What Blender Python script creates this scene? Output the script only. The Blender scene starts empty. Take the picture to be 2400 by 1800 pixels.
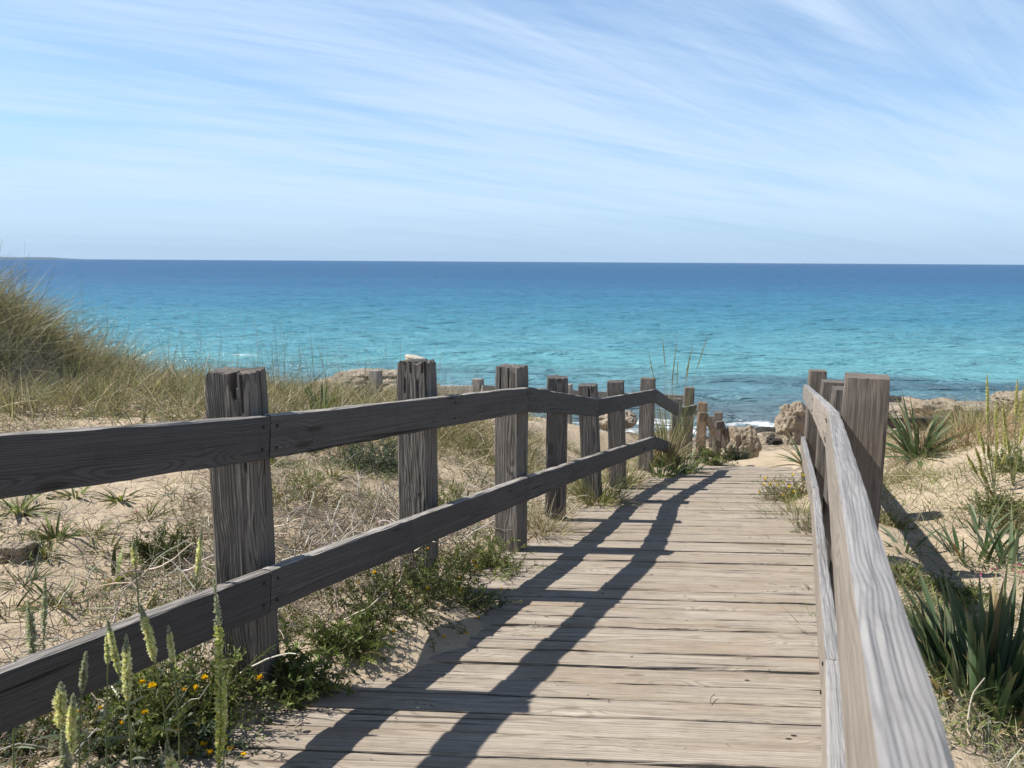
import bpy, math, random
import numpy as np
from mathutils import Vector, Matrix

random.seed(7)
rng = np.random.default_rng(11)
C = bpy.context.scene.collection
SC = bpy.context.scene

# ------------------------------------------------------------------ camera, sky, sun, exposure
EYE = Vector((0.0, 0.0, 1.5))
FPX = 1801.0                                   # focal length in pixels of a 2400 px wide frame
PITCH, ROLL = math.radians(9.05), math.radians(0.334)
CAMR = Matrix.Rotation(math.pi / 2 - PITCH, 3, 'X') @ Matrix.Rotation(ROLL, 3, 'Z')
cam_data = bpy.data.cameras.new('camera')
cam = bpy.data.objects.new('camera', cam_data)
C.objects.link(cam)
cam.matrix_world = Matrix.Translation(EYE) @ CAMR.to_4x4()
cam_data.sensor_width = 36.0
cam_data.sensor_fit = 'HORIZONTAL'
cam_data.lens = 36.0 * FPX / 2400.0
cam_data.clip_start = 0.02
cam_data.clip_end = 60000
cam_data.dof.use_dof = True
cam_data.dof.focus_distance = 4.5
cam_data.dof.aperture_fstop = 11.0
SC.camera = cam

SUN_TRAVEL = Vector((0.80, -0.05, -1.0)).normalized()
SUN_EL = math.asin(-SUN_TRAVEL.z)
SUN_AZ = math.atan2(-SUN_TRAVEL.x, -SUN_TRAVEL.y)      # clockwise from +Y
sun_data = bpy.data.lights.new('sun', 'SUN')
sun = bpy.data.objects.new('sun', sun_data)
C.objects.link(sun)
sun.rotation_euler = SUN_TRAVEL.to_track_quat('-Z', 'Y').to_euler()
sun_data.energy = 5.0
sun_data.angle = math.radians(0.53)
sun_data.color = (1.0, 0.95, 0.87)

SC.view_settings.view_transform = 'Standard'
SC.view_settings.look = 'None'
SC.view_settings.gamma = 1.0
SC.view_settings.exposure = 0.45
SC.view_settings.use_curve_mapping = False


class NT:
    """small helper for node trees"""
    def __init__(self, tree):
        self.t = tree
        self.n = tree.nodes
        self.l = tree.links

    def add(self, kind, **kw):
        n = self.n.new(kind)
        for k, v in kw.items():
            setattr(n, k, v)
        return n

    def link(self, a, b):
        self.l.new(a, b)

    def math(self, op, a, b=None, c=None, clamp=False):
        n = self.add('ShaderNodeMath', operation=op)
        n.use_clamp = clamp
        for i, v in enumerate((a, b, c)):
            if v is None:
                continue
            if isinstance(v, (int, float)):
                n.inputs[i].default_value = v
            else:
                self.link(v, n.inputs[i])
        return n.outputs[0]

    def vmath(self, op, a, b=None):
        n = self.add('ShaderNodeVectorMath', operation=op)
        for i, v in enumerate((a, b)):
            if v is None:
                continue
            if isinstance(v, (tuple, list)):
                n.inputs[i].default_value = v
            else:
                self.link(v, n.inputs[i])
        return n.outputs[1] if op in ('LENGTH', 'DISTANCE', 'DOT_PRODUCT') else n.outputs[0]

    def noise(self, vec, scale, detail=3.0, rough=0.5, dist=0.0):
        n = self.add('ShaderNodeTexNoise')
        n.inputs['Scale'].default_value = scale
        n.inputs['Detail'].default_value = detail
        n.inputs['Roughness'].default_value = rough
        n.inputs['Distortion'].default_value = dist
        if vec is not None:
            self.link(vec, n.inputs['Vector'])
        return n.outputs['Fac']

    def voronoi(self, vec, scale, rand=1.0):
        n = self.add('ShaderNodeTexVoronoi')
        n.inputs['Scale'].default_value = scale
        n.inputs['Randomness'].default_value = rand
        self.link(vec, n.inputs['Vector'])
        return n.outputs['Distance']

    def rng(self, val, a, b, c=0.0, d=1.0, smooth=True):
        n = self.add('ShaderNodeMapRange')
        n.interpolation_type = 'SMOOTHSTEP' if smooth else 'LINEAR'
        self.link(val, n.inputs[0])
        for i, v in zip((1, 2, 3, 4), (a, b, c, d)):
            n.inputs[i].default_value = v
        return n.outputs[0]

    def mix(self, fac, a, b, mode='MIX'):
        n = self.add('ShaderNodeMix', data_type='RGBA', blend_type=mode)
        for sock, v in ((n.inputs[0], fac), (n.inputs[6], a), (n.inputs[7], b)):
            if isinstance(v, (int, float)):
                sock.default_value = v
            elif isinstance(v, tuple):
                sock.default_value = (*v[:3], 1.0)
            else:
                self.link(v, sock)
        return n.outputs[2]

    def ramp(self, fac, stops, interp='LINEAR'):
        n = self.add('ShaderNodeValToRGB')
        cr = n.color_ramp
        cr.interpolation = interp
        while len(cr.elements) < len(stops):
            cr.elements.new(0.5)
        for e, (p, col) in zip(cr.elements, stops):
            e.position = p
            e.color = (*col, 1.0)
        self.link(fac, n.inputs[0])
        return n.outputs[0]

    def bump(self, height, strength, dist, normal=None):
        n = self.add('ShaderNodeBump')
        n.inputs['Strength'].default_value = strength
        n.inputs['Distance'].default_value = dist
        self.link(height, n.inputs['Height'])
        if normal is not None:
            self.link(normal, n.inputs['Normal'])
        return n.outputs[0]


# sky: Nishita sky veiled by wind-drawn cirrus
world = bpy.data.worlds.new('World')
SC.world = world
world.use_nodes = True
w = NT(world.node_tree)
w.n.clear()
sky = w.add('ShaderNodeTexSky', sky_type='NISHITA')
sky.sun_disc = False
sky.sun_elevation = SUN_EL
sky.sun_rotation = SUN_AZ
sky.altitude = 0
sky.air_density = 1.0
sky.dust_density = 0.25
sky.ozone_density = 4.0
tc = w.add('ShaderNodeTexCoord')
sep = w.add('ShaderNodeSeparateXYZ')
w.link(tc.outputs['Generated'], sep.inputs[0])
zz = w.math('ADD', w.math('MAXIMUM', sep.outputs[2], 0.0), 0.13)
px = w.math('DIVIDE', sep.outputs[0], zz)
py = w.math('DIVIDE', sep.outputs[1], zz)
comb = w.add('ShaderNodeCombineXYZ')
w.link(px, comb.inputs[0]); w.link(py, comb.inputs[1])


def streak(rot, scl, off, scale, detail, dist, rough=0.55):
    m = w.add('ShaderNodeMapping', vector_type='TEXTURE')
    m.inputs['Rotation'].default_value = (0, 0, math.radians(rot))
    m.inputs['Scale'].default_value = (scl[0], scl[1], 1)
    m.inputs['Location'].default_value = (*off, 0)
    w.link(comb.outputs[0], m.inputs[0])
    return w.noise(m.outputs[0], scale, detail, rough, dist)


n1 = streak(24, (6.0, 0.55), (0.7, 0.2), 1.5, 12, 0.8, 0.66)
n2 = streak(44, (8.0, 0.42), (3.1, 1.2), 1.9, 12, 0.9, 0.66)
n3 = streak(18, (2.2, 1.2), (1.5, 5.2), 0.7, 3, 0.2)
cl = w.math('ADD', w.math('MULTIPLY', n1, 0.45), w.math('ADD', w.math('MULTIPLY', n2, 0.25), w.math('MULTIPLY', n3, 0.4)))
cl = w.rng(cl, 0.40, 0.655)
cl = w.math('ADD', w.math('MULTIPLY', cl, 0.58), w.rng(sep.outputs[2], 0.0, 0.5, 0.24, 0.20), clamp=True)
cl = w.math('MULTIPLY', cl, w.rng(sep.outputs[2], 0.45, 0.9, 1.0, 0.25))
# one bright drawn-out wisp, high on the right
tq = w.math('ADD', w.math('MULTIPLY', w.math('SUBTRACT', px, 0.771), 0.733), w.math('MULTIPLY', w.math('SUBTRACT', py, 2.168), 0.680))
nq = w.math('ADD', w.math('MULTIPLY', w.math('SUBTRACT', px, 0.771), -0.680), w.math('MULTIPLY', w.math('SUBTRACT', py, 2.168), 0.733))
nq = w.math('ADD', nq, w.math('MULTIPLY', w.math('SUBTRACT', n2, 0.5), 0.10))
nq = w.math('ADD', nq, w.math('MULTIPLY', w.math('MULTIPLY', tq, tq), -0.05))
wisp = w.math('MULTIPLY', w.rng(w.math('ABSOLUTE', nq), 0.075, 0.0), w.math('MULTIPLY', w.rng(tq, -0.6, 0.1), w.rng(tq, 0.95, 0.2)))
cl = w.math('ADD', cl, w.math('MULTIPLY', wisp, w.rng(n1, 0.3, 0.7, 0.05, 0.26)), clamp=True)
cl = w.math('MULTIPLY', cl, w.rng(sep.outputs[2], 0.0, 0.10, 0.25, 1.0))
skyc = w.mix(w.rng(sep.outputs[2], -0.02, 0.20, 0.92, 0.0), w.mix(1.0, sky.outputs[0], (0.95, 1.13, 1.24), 'MULTIPLY'), (2.95, 4.35, 6.25))
cloudcol = w.mix(cl, skyc, (5.0, 6.25, 7.8))
bg = w.add('ShaderNodeBackground')
bg.inputs['Strength'].default_value = 0.1
# added dimming of the unseen sky overhead, weakens its fill light in shadows
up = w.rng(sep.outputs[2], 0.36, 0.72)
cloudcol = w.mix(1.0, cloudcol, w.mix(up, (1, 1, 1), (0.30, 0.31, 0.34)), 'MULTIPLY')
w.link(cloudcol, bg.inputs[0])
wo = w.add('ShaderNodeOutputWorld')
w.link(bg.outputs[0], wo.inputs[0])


# ------------------------------------------------------------------ measuring helpers
def ray(u, v):
    return CAMR @ Vector(((u - 1200) / FPX, -(v - 900) / FPX, -1.0))


def at_depth(u, v, zc):
    return EYE + ray(u, v) * zc


def at_y(u, v, y):
    q = ray(u, v)
    return EYE + q * (y / q.y)


# boardwalk frame: s runs down towards the sea, u across it to the right
DS = Vector((0.375, 0.927, 0.0)).normalized()
DU = Vector((0.927, -0.375, 0.0)).normalized()


def su(s, u, z=0.0):
    return Vector((DS.x * s + DU.x * u, DS.y * s + DU.y * u, z))


DK_Y = np.array([-9, -3, 0, 1, 2.4, 3.4, 4.49, 5.2, 6.2, 6.8, 8.5, 9.7, 10.9, 12.0, 14.0])
DK_Z = np.array([0.9, 0.52, 0.23, 0.14, 0.0, -0.11, -0.22, -0.34, -0.48, -0.58, -0.90, -1.17, -1.44, -1.63, -1.95])


def walk_z(y):
    y = np.asarray(y, float)
    return (np.interp(y - 0.35, DK_Y, DK_Z) + np.interp(y, DK_Y, DK_Z) + np.interp(y + 0.35, DK_Y, DK_Z)) / 3


def deck_z(s, u=-1.7):
    """height of the planks: they lie level from side to side of the view and fall towards the sea"""
    return walk_z(np.asarray(s, float) * DS.y + np.asarray(u, float) * DU.y)


def _hash(ix, iy, seed):
    h = (ix.astype(np.int64) * 374761393 + iy.astype(np.int64) * 668265263 + seed * 974634777) & 0x7fffffff
    h = ((h ^ (h >> 13)) * 1274126177) & 0x7fffffff
    h = h ^ (h >> 16)
    return (h & 0xffff) / 65535.0


def vnoise(x, y, seed=0):
    x = np.asarray(x, float); y = np.asarray(y, float)
    ix = np.floor(x); iy = np.floor(y)
    fx = x - ix; fy = y - iy
    fx = fx * fx * (3 - 2 * fx); fy = fy * fy * (3 - 2 * fy)
    a = _hash(ix, iy, seed); b = _hash(ix + 1, iy, seed)
    c = _hash(ix, iy + 1, seed); d = _hash(ix + 1, iy + 1, seed)
    return (a + (b - a) * fx) * (1 - fy) + (c + (d - c) * fx) * fy - 0.5


def fbm(x, y, seed=0, octs=4):
    r = 0.0; a = 1.0; f = 1.0
    for o in range(octs):
        r = r + a * vnoise(np.asarray(x) * f + 13.7 * o, np.asarray(y) * f - 7.1 * o, seed + o)
        a *= 0.5; f *= 2.03
    return r


def sstep(a, b, x):
    t = np.clip((np.asarray(x, float) - a) / (b - a), 0, 1)
    return t * t * (3 - 2 * t)


# terrain control points (world x, y, height)
CP = [(-1.9, 2.3, 0.08), (-2.6, 3.2, 0.07), (-3.5, 4.0, 0.09), (-1.6, 3.6, 0.0), (-2.6, 5.0, 0.05), (-1.2, 5.0, -0.12), (-4.6, 2.0, 0.2), (-3, 0.5, 0.3), (-1.8, 0, 0.3),
      (-4.4, 7.0, 0.03), (-3.2, 7.0, 0.03), (-2.4, 7.5, -0.03), (-6, 6.0, 0.25), (-8, 6, 0.5),
      (-6.4, 9.5, 0.95), (-5.8, 9.5, 0.28), (-5.25, 9.7, -0.30), (-4.43, 9.9, -0.12), (-3.8, 10, -0.16), (-3.15, 10.2, -0.3), (-2.6, 10.5, -0.42), (-8, 9.5, 1.2), (-11, 10, 1.3),
      (-5.3, 8.3, 0.06), (-4.2, 8.5, 0.0), (-3.2, 8.7, -0.06),
      (-1.36, 8.0, -0.26), (-0.25, 9.0, -0.5), (-0.1, 7.5, -0.40), (-1.18, 10.5, -0.52), (-0.47, 10.5, -0.6), (0.6, 10.9, -0.85), (1.1, 12, -1.15), (0.5, 8.6, -0.6),
      (-6, 12.5, -0.5), (-5.6, 10.9, -0.35), (-4.7, 11.2, -0.55), (-7.0, 11.0, 0.45), (-4, 13, -0.9), (-2, 13, -1.0), (0, 13.5, -1.4), (-9, 13, -0.1),
      (-8, 17, -1.6), (-4, 17, -2.0), (0, 17, -2.3), (3, 16.5, -2.3), (6, 16.5, -2.4), (9, 17, -2.2), (13, 18, -1.9),
      (-14, 22, -2.7), (-6, 23, -2.9), (0, 22, -2.95), (6, 20, -2.95), (12, 23, -2.9), (18, 24, -2.8), (-20, 16, -1.0), (20, 16, -1.0),
      (-20, 30, -4), (0, 28, -4), (20, 30, -4), (-30, 8, 1.0), (30, 8, 0.6),
      (3.27, 6, -0.33), (4.1, 6, -0.15), (6.05, 9.0, -0.4), (5.07, 8.5, -0.55), (4.6, 9.0, -0.8), (2.47, 4.0, -0.26), (1.82, 2.5, -0.16), (3.1, 4.5, -0.24), (2.6, 2.6, -0.14),
      (6.5, 6.5, 0.1), (5.2, 5.0, 0.0), (4, 3, 0.0), (3, 0.5, 0.2), (5.8, 11, -1.0), (8, 11.5, -0.8), (10, 10, -0.2), (7.5, 14, -1.7), (4.5, 11.5, -1.35), (3.3, 8.4, -0.85),
      (4.2, 12.5, -1.78), (4.48, 13.5, -1.97), (5.2, 14, -2.0), (3.2, 13.6, -1.85), (2.0, 12.6, -1.5), (1.6, 11.0, -1.0)]
for s_ in (-2, 0, 1.5, 3, 4.5, 6, 7.5, 9, 10.5):
    p_ = su(s_, -2.15); CP.append((p_.x, p_.y, float(walk_z(p_.y)) + 0.02))
    p_ = su(s_, 0.5); CP.append((p_.x, p_.y, float(walk_z(p_.y)) - 0.02))
CP = np.array(CP, float)


def _mq(d2):
    return np.sqrt(d2 + 0.6)


_d2 = ((CP[:, None, :2] - CP[None, :, :2]) ** 2).sum(-1)
_A = np.zeros((len(CP) + 1, len(CP) + 1))
_A[:-1, :-1] = _mq(_d2) - 0.05 * np.eye(len(CP))
_A[:-1, -1] = 1; _A[-1, :-1] = 1
_W = np.linalg.solve(_A, np.append(CP[:, 2], 0))


def ground(x, y):
    x = np.atleast_1d(np.asarray(x, float)); y = np.atleast_1d(np.asarray(y, float))
    xc = np.clip(x, -32, 32); yc = np.clip(y, -6, 32)
    z = np.empty_like(xc)
    for i in range(0, len(xc), 20000):
        d2 = (xc[i:i + 20000, None] - CP[None, :, 0]) ** 2 + (yc[i:i + 20000, None] - CP[None, :, 1]) ** 2
        z[i:i + 20000] = _mq(d2) @ _W[:-1] + _W[-1]
    s = x * DS.x + y * DS.y
    u = x * DU.x + y * DU.y
    dz = walk_z(y)
    # dune-scale and hand-scale unevenness
    rough = 0.10 * fbm(x * 0.55, y * 0.55, 3, 3) + 0.055 * fbm(x * 2.3, y * 2.3, 9, 3) + 0.055 * np.abs(fbm(x * 5.0, y * 5.0, 21, 3))
    rocky = sstep(14.5, 17.0, y) * 0.45 * fbm(x * 0.9, y * 1.4, 31, 4)
    z = z + rough * np.where(y > 13, 0.5, 1.0) + rocky
    # corridor of the boardwalk: sand lies below the planks except where it has drifted on to them
    lc = -1.60 + 0.42 * np.exp(-((s - 2.75) / 0.55) ** 2) + 0.12 * fbm(s * 1.7, s * 0.0, 44, 3) + 0.22 * sstep(7, 10, s)
    rc = 0.10 - 0.42 * np.exp(-((s - 7.3) / 1.25) ** 2) - 0.45 * sstep(8.2, 11.0, s) + 0.12 * fbm(s * 2.1, s * 0.0, 55, 3)
    under = dz - 0.09
    over_l = 0.10 * sstep(0.0, 0.35, lc - u) + 0.07 * sstep(-0.12, 0.0, lc - u)
    over_r = 0.18 * sstep(0.0, 0.55, u - rc) + 0.07 * sstep(-0.12, 0.0, u - rc)
    near = sstep(5.2, 4.6, s)
    zc = under + over_l + over_r * (1 - near * sstep(0.4, 0.2, u))
    inside = sstep(-2.15, -1.70, u) * sstep(0.75, 0.12, u) * sstep(11.35, 10.85, y) * sstep(-12, -8, s)
    zc = zc + 0.018 * fbm(x * 3.1, y * 3.1, 12, 3)
    return z * (1 - inside) + zc * inside


def gz(x, y):
    return float(ground(x, y)[0])


def spot(u, v, near=1.2, far=30.0):
    """where the line of sight through a measured point meets the ground"""
    q = ray(u, v)
    t = np.linspace(near, far, 1500)
    X = q.x * t; Y = q.y * t; Z = EYE.z + q.z * t
    g = ground(X, Y)
    k = np.argmax(Z < g)
    if Z[k] >= g[k]:
        k = len(t) - 1
    return Vector((X[k], Y[k], float(g[k])))


# ------------------------------------------------------------------ object helpers
def tag(o, label=None, cat=None, group=None, kind=None):
    if label: o['label'] = label
    if cat: o['category'] = cat
    if group: o['group'] = group
    if kind: o['kind'] = kind
    return o


def thing(name, label, cat, loc=(0, 0, 0), group=None):
    o = bpy.data.objects.new(name, None)
    o.empty_display_size = 0.1
    C.objects.link(o)
    o.location = loc
    return tag(o, label, cat, group)


def mesh_obj(name, verts, faces, mats, parent=None, cols=None, gco=None, midx=None, smooth=False):
    me = bpy.data.meshes.new(name)
    v = np.asarray(verts, np.float32)
    if parent is not None:
        v = v - np.asarray(parent.location, np.float32)
    if isinstance(faces, np.ndarray):
        nf, k = faces.shape
        me.vertices.add(len(v)); me.vertices.foreach_set('co', v.ravel())
        me.loops.add(nf * k); me.loops.foreach_set('vertex_index', faces.astype(np.int32).ravel())
        me.polygons.add(nf)
        me.polygons.foreach_set('loop_start', np.arange(0, nf * k, k, dtype=np.int32))
        me.polygons.foreach_set('loop_total', np.full(nf, k, np.int32))
        me.update(calc_edges=True)
    else:
        me.from_pydata([tuple(map(float, p)) for p in v], [], faces)
    if not isinstance(mats, (list, tuple)):
        mats = [mats]
    for m in mats:
        me.materials.append(m)
    if midx is not None:
        me.polygons.foreach_set('material_index', np.asarray(midx, np.int32))
    if smooth:
        me.polygons.foreach_set('use_smooth', np.ones(len(me.polygons), bool))
    if cols is not None:
        a = me.attributes.new('tint', 'FLOAT_COLOR', 'POINT')
        c4 = np.ones((len(v), 4), np.float32); c4[:, :3] = cols
        a.data.foreach_set('color', c4.ravel())
    if gco is not None:
        a = me.attributes.new('grain', 'FLOAT_VECTOR', 'POINT')
        a.data.foreach_set('vector', np.asarray(gco, np.float32).ravel())
    me.validate()
    o = bpy.data.objects.new(name, me)
    C.objects.link(o)
    if parent is not None:
        o.parent = parent
    return o


class Acc:
    """collects quads (numpy) with a colour per vertex"""
    def __init__(self):
        self.v = []; self.f = []; self.c = []; self.n = 0

    def put(self, v, f, c):
        self.v.append(v); self.f.append(f + self.n); self.c.append(np.broadcast_to(c, v.shape)); self.n += len(v)

    def build(self, name, mat, parent=None, smooth=False):
        return mesh_obj(name, np.concatenate(self.v), np.concatenate(self.f), mat, parent, cols=np.concatenate(self.c), smooth=smooth)


def unit(v):
    return v / np.maximum(np.linalg.norm(v, axis=-1, keepdims=True), 1e-9)


def jitter_col(base, n, r, amt=0.25):
    b = np.array(base, float)
    if b.ndim == 2:
        b = b[r.integers(0, len(b), n)]
    else:
        b = np.tile(b, (n, 1))
    return np.clip(b * (1 + amt * (r.random((n, 1)) * 2 - 1)) * (1 + 0.08 * (r.random((n, 3)) * 2 - 1)), 0, 1)


def ribbons(acc, roots, dirs, L, W, bend, col, segs=3, prof='blade', r=rng, tipcol=None, fold=0.0, crook=0.0):
    """thin curved leaves and stalks: roots, unit dirs (N,3), length, width, bend vector (N,3) added as t^2"""
    n = len(roots)
    t = np.linspace(0, 1, segs + 1)
    L = np.broadcast_to(L, (n,)); W = np.broadcast_to(W, (n,))
    P = roots[:, None, :] + dirs[:, None, :] * (L[:, None] * t)[:, :, None] + bend[:, None, :] * (t ** 2)[None, :, None]
    if crook > 0:
        wob = r.normal(size=(n, segs + 1, 3)) * crook * L[:, None, None]
        wob[:, 0] = 0
        P = P + wob
    rv = unit(r.normal(size=(n, 3)))
    side = unit(np.cross(dirs, rv))
    if prof == 'blade':
        wf = np.maximum(1 - t ** 1.8, 0.04)
    elif prof == 'leaf':
        wf = np.maximum(np.sin(np.pi * np.clip(t * 0.92 + 0.06, 0, 1)) ** 0.8, 0.06)
    elif prof == 'strap':
        wf = np.minimum(1, 0.75 + t) * np.maximum(1 - t ** 4, 0.05)
    else:
        wf = np.ones_like(t) * (1 - 0.4 * t)
    off = side[:, None, :] * (0.5 * W[:, None] * wf)[:, :, None]
    a = P - off; b = P + off
    base = (np.arange(n) * (segs + 1) * 2)[:, None]
    k = np.arange(segs)[None, :]
    col = np.asarray(col, float)
    if col.ndim == 1:
        col = np.tile(col, (n, 1))
    cc = np.repeat(col[:, None, :], segs + 1, 1)
    if tipcol is not None:
        cc = cc * (1 - t[None, :, None] ** 2) + np.asarray(tipcol, float) * t[None, :, None] ** 2
    if fold > 0:
        nrm = unit(np.cross(side, dirs))
        m = P - nrm[:, None, :] * (fold * W[:, None] * wf)[:, :, None]
        v = np.stack([a, m, b], 2).reshape(-1, 3)
        base = (np.arange(n) * (segs + 1) * 3)[:, None]
        i0 = base + k * 3
        f = np.concatenate([np.stack([i0, i0 + 1, i0 + 4, i0 + 3], -1).reshape(-1, 4), np.stack([i0 + 1, i0 + 2, i0 + 5, i0 + 4], -1).reshape(-1, 4)])
        acc.put(v, f, np.repeat(cc[:, :, None, :], 3, 2).reshape(-1, 3))
        return P
    v = np.stack([a, b], 2).reshape(-1, 3)
    i0 = base + k * 2
    f = np.stack([i0, i0 + 1, i0 + 3, i0 + 2], -1).reshape(-1, 4)
    acc.put(v, f, np.repeat(cc[:, :, None, :], 2, 2).reshape(-1, 3))
    return P


def tubes(acc, P, R, col, k=3):
    """round stalks: P (N,M,3) centre lines, R (N,M) radii"""
    n, m, _ = P.shape
    T = unit(np.gradient(P, axis=1))
    ref = np.where(np.abs(T[..., 2:3]) > 0.9, np.array([1.0, 0, 0]), np.array([0, 0, 1.0]))
    A = unit(np.cross(T, ref)); B = np.cross(T, A)
    an = np.arange(k) * 2 * np.pi / k
    ring = P[:, :, None, :] + R[:, :, None, None] * (A[:, :, None, :] * np.cos(an)[None, None, :, None] + B[:, :, None, :] * np.sin(an)[None, None, :, None])
    v = ring.reshape(-1, 3)
    base = (np.arange(n) * m * k)[:, None, None]
    i = np.arange(m - 1)[None, :, None] * k; j = np.arange(k)[None, None, :]; j2 = (j + 1) % k
    f = np.stack([base + i + j, base + i + j2, base + i + k + j2, base + i + k + j], -1).reshape(-1, 4)
    col = np.asarray(col, float)
    if col.ndim == 1:
        col = np.tile(col, (n, 1))
    acc.put(v, f, np.repeat(col, m * k, 0))


def walk(roots, d0, L, segs, turn, r=rng, sink=0.0):
    """wandering centre lines for dry stalks and roots"""
    n = len(roots)
    d = d0.copy()
    P = [roots.copy()]
    st = np.broadcast_to(L, (n,)) / segs
    ax = r.normal(size=(n, 3)) * turn * 0.7
    for i in range(segs):
        d = unit(d + ax + r.normal(size=(n, 3)) * turn - np.array([0, 0, sink]))
        P.append(P[-1] + d * st[:, None])
    return np.stack(P, 1)


def on_ground(P, clear=0.004):
    """keep stalks that have sunk into the sand just above it"""
    g = ground(P[..., 0].ravel(), P[..., 1].ravel()).reshape(P.shape[:2])
    P[..., 2] = np.maximum(P[..., 2], g + clear)
    return P


# ------------------------------------------------------------------ materials
def new_mat(name):
    m = bpy.data.materials.new(name)
    m.use_nodes = True
    t = NT(m.node_tree)
    b = t.n['Principled BSDF']
    return m, t, b


def wood(name, dark, light, period=0.007, ring_amt=0.5, crack=0.5, stain=(0.5, 0.45, 0.4), stain_amt=0.3, rough=0.85, bump=0.6, knots=1.0, wav=0.03, tan=None, lin=0.35, ckt=0.655, fade=0.3, specks=0.0):
    m, t, b = new_mat(name)
    g = t.add('ShaderNodeAttribute', attribute_name='grain').outputs['Vector']

    def scl(v):
        return t.vmath('MULTIPLY', g, v)
    sp = t.add('ShaderNodeSeparateXYZ'); t.link(g, sp.inputs[0])
    flat = t.add('ShaderNodeCombineXYZ')
    t.link(sp.outputs[1], flat.inputs[1]); t.link(sp.outputs[2], flat.inputs[2])
    rad = t.vmath('LENGTH', flat.outputs[0])
    lown = t.noise(scl((1.3, 7, 7)), 1.0, 2.0, 0.5)
    kd = t.voronoi(scl((2.3, 8.5, 8.5)), 1.0)
    kb = t.rng(kd, 0.42, 0.02, 0.0, 1.0)
    knot = t.rng(kd, 0.13, 0.06, 0.0, 1.0)
    field = t.math('ADD', rad, t.math('ADD', t.math('MULTIPLY', lown, wav * 2), t.math('MULTIPLY', kb, 0.028 * knots)))
    ring = t.math('SINE', t.math('MULTIPLY', field, 2 * math.pi / period))
    ring = t.rng(ring, -0.2, 1.0, 0.0, 1.0)
    # some years' rings are stronger than others
    ring = t.math('MULTIPLY', ring, t.rng(t.noise(scl((0.9, 75, 75)), 1.0, 2.0, 0.6), 0.35, 0.6, 1.0 - fade, 1.0))
    fib = t.noise(scl((5, 330, 330)), 1.0, 3.0, 0.6)
    fib2 = t.noise(scl((2.0, 90, 90)), 1.0, 3.0, 0.6)
    big = t.noise(scl((1.6, 9, 9)), 1.0, 4.0, 0.6)
    blot = t.noise(g, 14.0, 4.0, 0.65)
    ck = t.rng(t.noise(scl((1.1, 55, 55)), 1.0, 2.0, 0.4), ckt, ckt + 0.05)
    ck = t.math('MULTIPLY', ck, t.rng(t.noise(scl((1.7, 6, 6)), 1.0, 1.0, 0.4), 0.45, 0.6))
    v = t.math('ADD', t.math('MULTIPLY', t.math('SUBTRACT', 1.0, ring), ring_amt), t.math('ADD', t.math('MULTIPLY', fib, lin), t.math('MULTIPLY', fib2, lin)))
    v = t.rng(v, lin * 0.66, ring_amt * 0.95 + lin * 1.22, 0, 1, smooth=False)
    col = t.mix(v, dark, light)
    if tan is not None:
        # the bleached skin is worn through to warmer wood in long patches
        col = t.mix(t.rng(big, 0.40, 0.66), col, t.mix(v, tuple(0.62 * c for c in tan), tan))
    col = t.mix(t.math('MULTIPLY', t.rng(big, 0.35, 0.75), stain_amt), col, stain, 'MULTIPLY')
    col = t.mix(t.math('MULTIPLY', t.rng(blot, 0.45, 0.8), 0.35), col, (0.55, 0.52, 0.5), 'MULTIPLY')
    col = t.mix(t.math('MULTIPLY', knot, 0.75 * min(1, knots)), col, (0.35, 0.27, 0.22), 'MULTIPLY')
    col = t.mix(t.math('MULTIPLY', ck, crack), col, (0.02, 0.018, 0.016))
    if specks:
        sd = t.rng(t.voronoi(scl((5.5, 9.0, 9.0)), 1.0), 0.075, 0.045, 0.0, 1.0)
        col = t.mix(t.math('MULTIPLY', sd, t.rng(t.noise(scl((1.2, 3, 3)), 1.0, 2.0), 0.48, 0.55)), col, (0.03, 0.022, 0.018))
    oi = t.add('ShaderNodeObjectInfo')
    col = t.mix(1.0, col, t.ramp(oi.outputs['Random'], [(0, (0.82, 0.82, 0.83)), (0.5, (1.0, 0.97, 0.93)), (1, (1.08, 1.06, 1.03))]), 'MULTIPLY')
    t.link(col, b.inputs['Base Color'])
    b.inputs['Roughness'].default_value = rough
    b.inputs['Specular IOR Level'].default_value = 0.25
    h = t.math('SUBTRACT', t.math('ADD', t.math('MULTIPLY', v, 1.0), t.math('MULTIPLY', fib2, 0.6)), t.math('MULTIPLY', ck, 1.6 * crack))
    t.link(t.bump(h, bump, 0.003), b.inputs['Normal'])
    return m


M_POST = wood('old_grey_post', (0.04, 0.037, 0.035), (0.23, 0.213, 0.198), period=0.0062, ring_amt=0.5, crack=0.9, bump=1.0, wav=0.012, lin=0.6, knots=0.55)
M_POST_R = wood('brown_post', (0.098, 0.085, 0.074), (0.215, 0.188, 0.166), period=0.006, ring_amt=0.12, crack=0.12, bump=0.3, stain_amt=0.5, knots=0.3, wav=0.01)
M_POST_T = wood('orange_brown_post', (0.135, 0.10, 0.074), (0.27, 0.205, 0.152), period=0.006, ring_amt=0.2, crack=0.4, bump=0.4, stain_amt=0.35, knots=0.4, wav=0.01)
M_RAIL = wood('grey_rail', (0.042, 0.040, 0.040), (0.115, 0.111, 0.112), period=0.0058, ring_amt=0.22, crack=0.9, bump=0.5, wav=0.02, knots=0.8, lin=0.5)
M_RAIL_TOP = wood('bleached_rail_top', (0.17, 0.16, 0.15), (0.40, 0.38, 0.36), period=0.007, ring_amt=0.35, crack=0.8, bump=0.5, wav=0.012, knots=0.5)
M_RRAIL_TOP = wood('silver_rail_top', (0.19, 0.19, 0.197), (0.36, 0.355, 0.36), period=0.0036, ring_amt=0.26, crack=0.0, bump=0.35, wav=0.010, knots=0.42, lin=0.45, stain_amt=0.3, fade=0.75)
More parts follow.
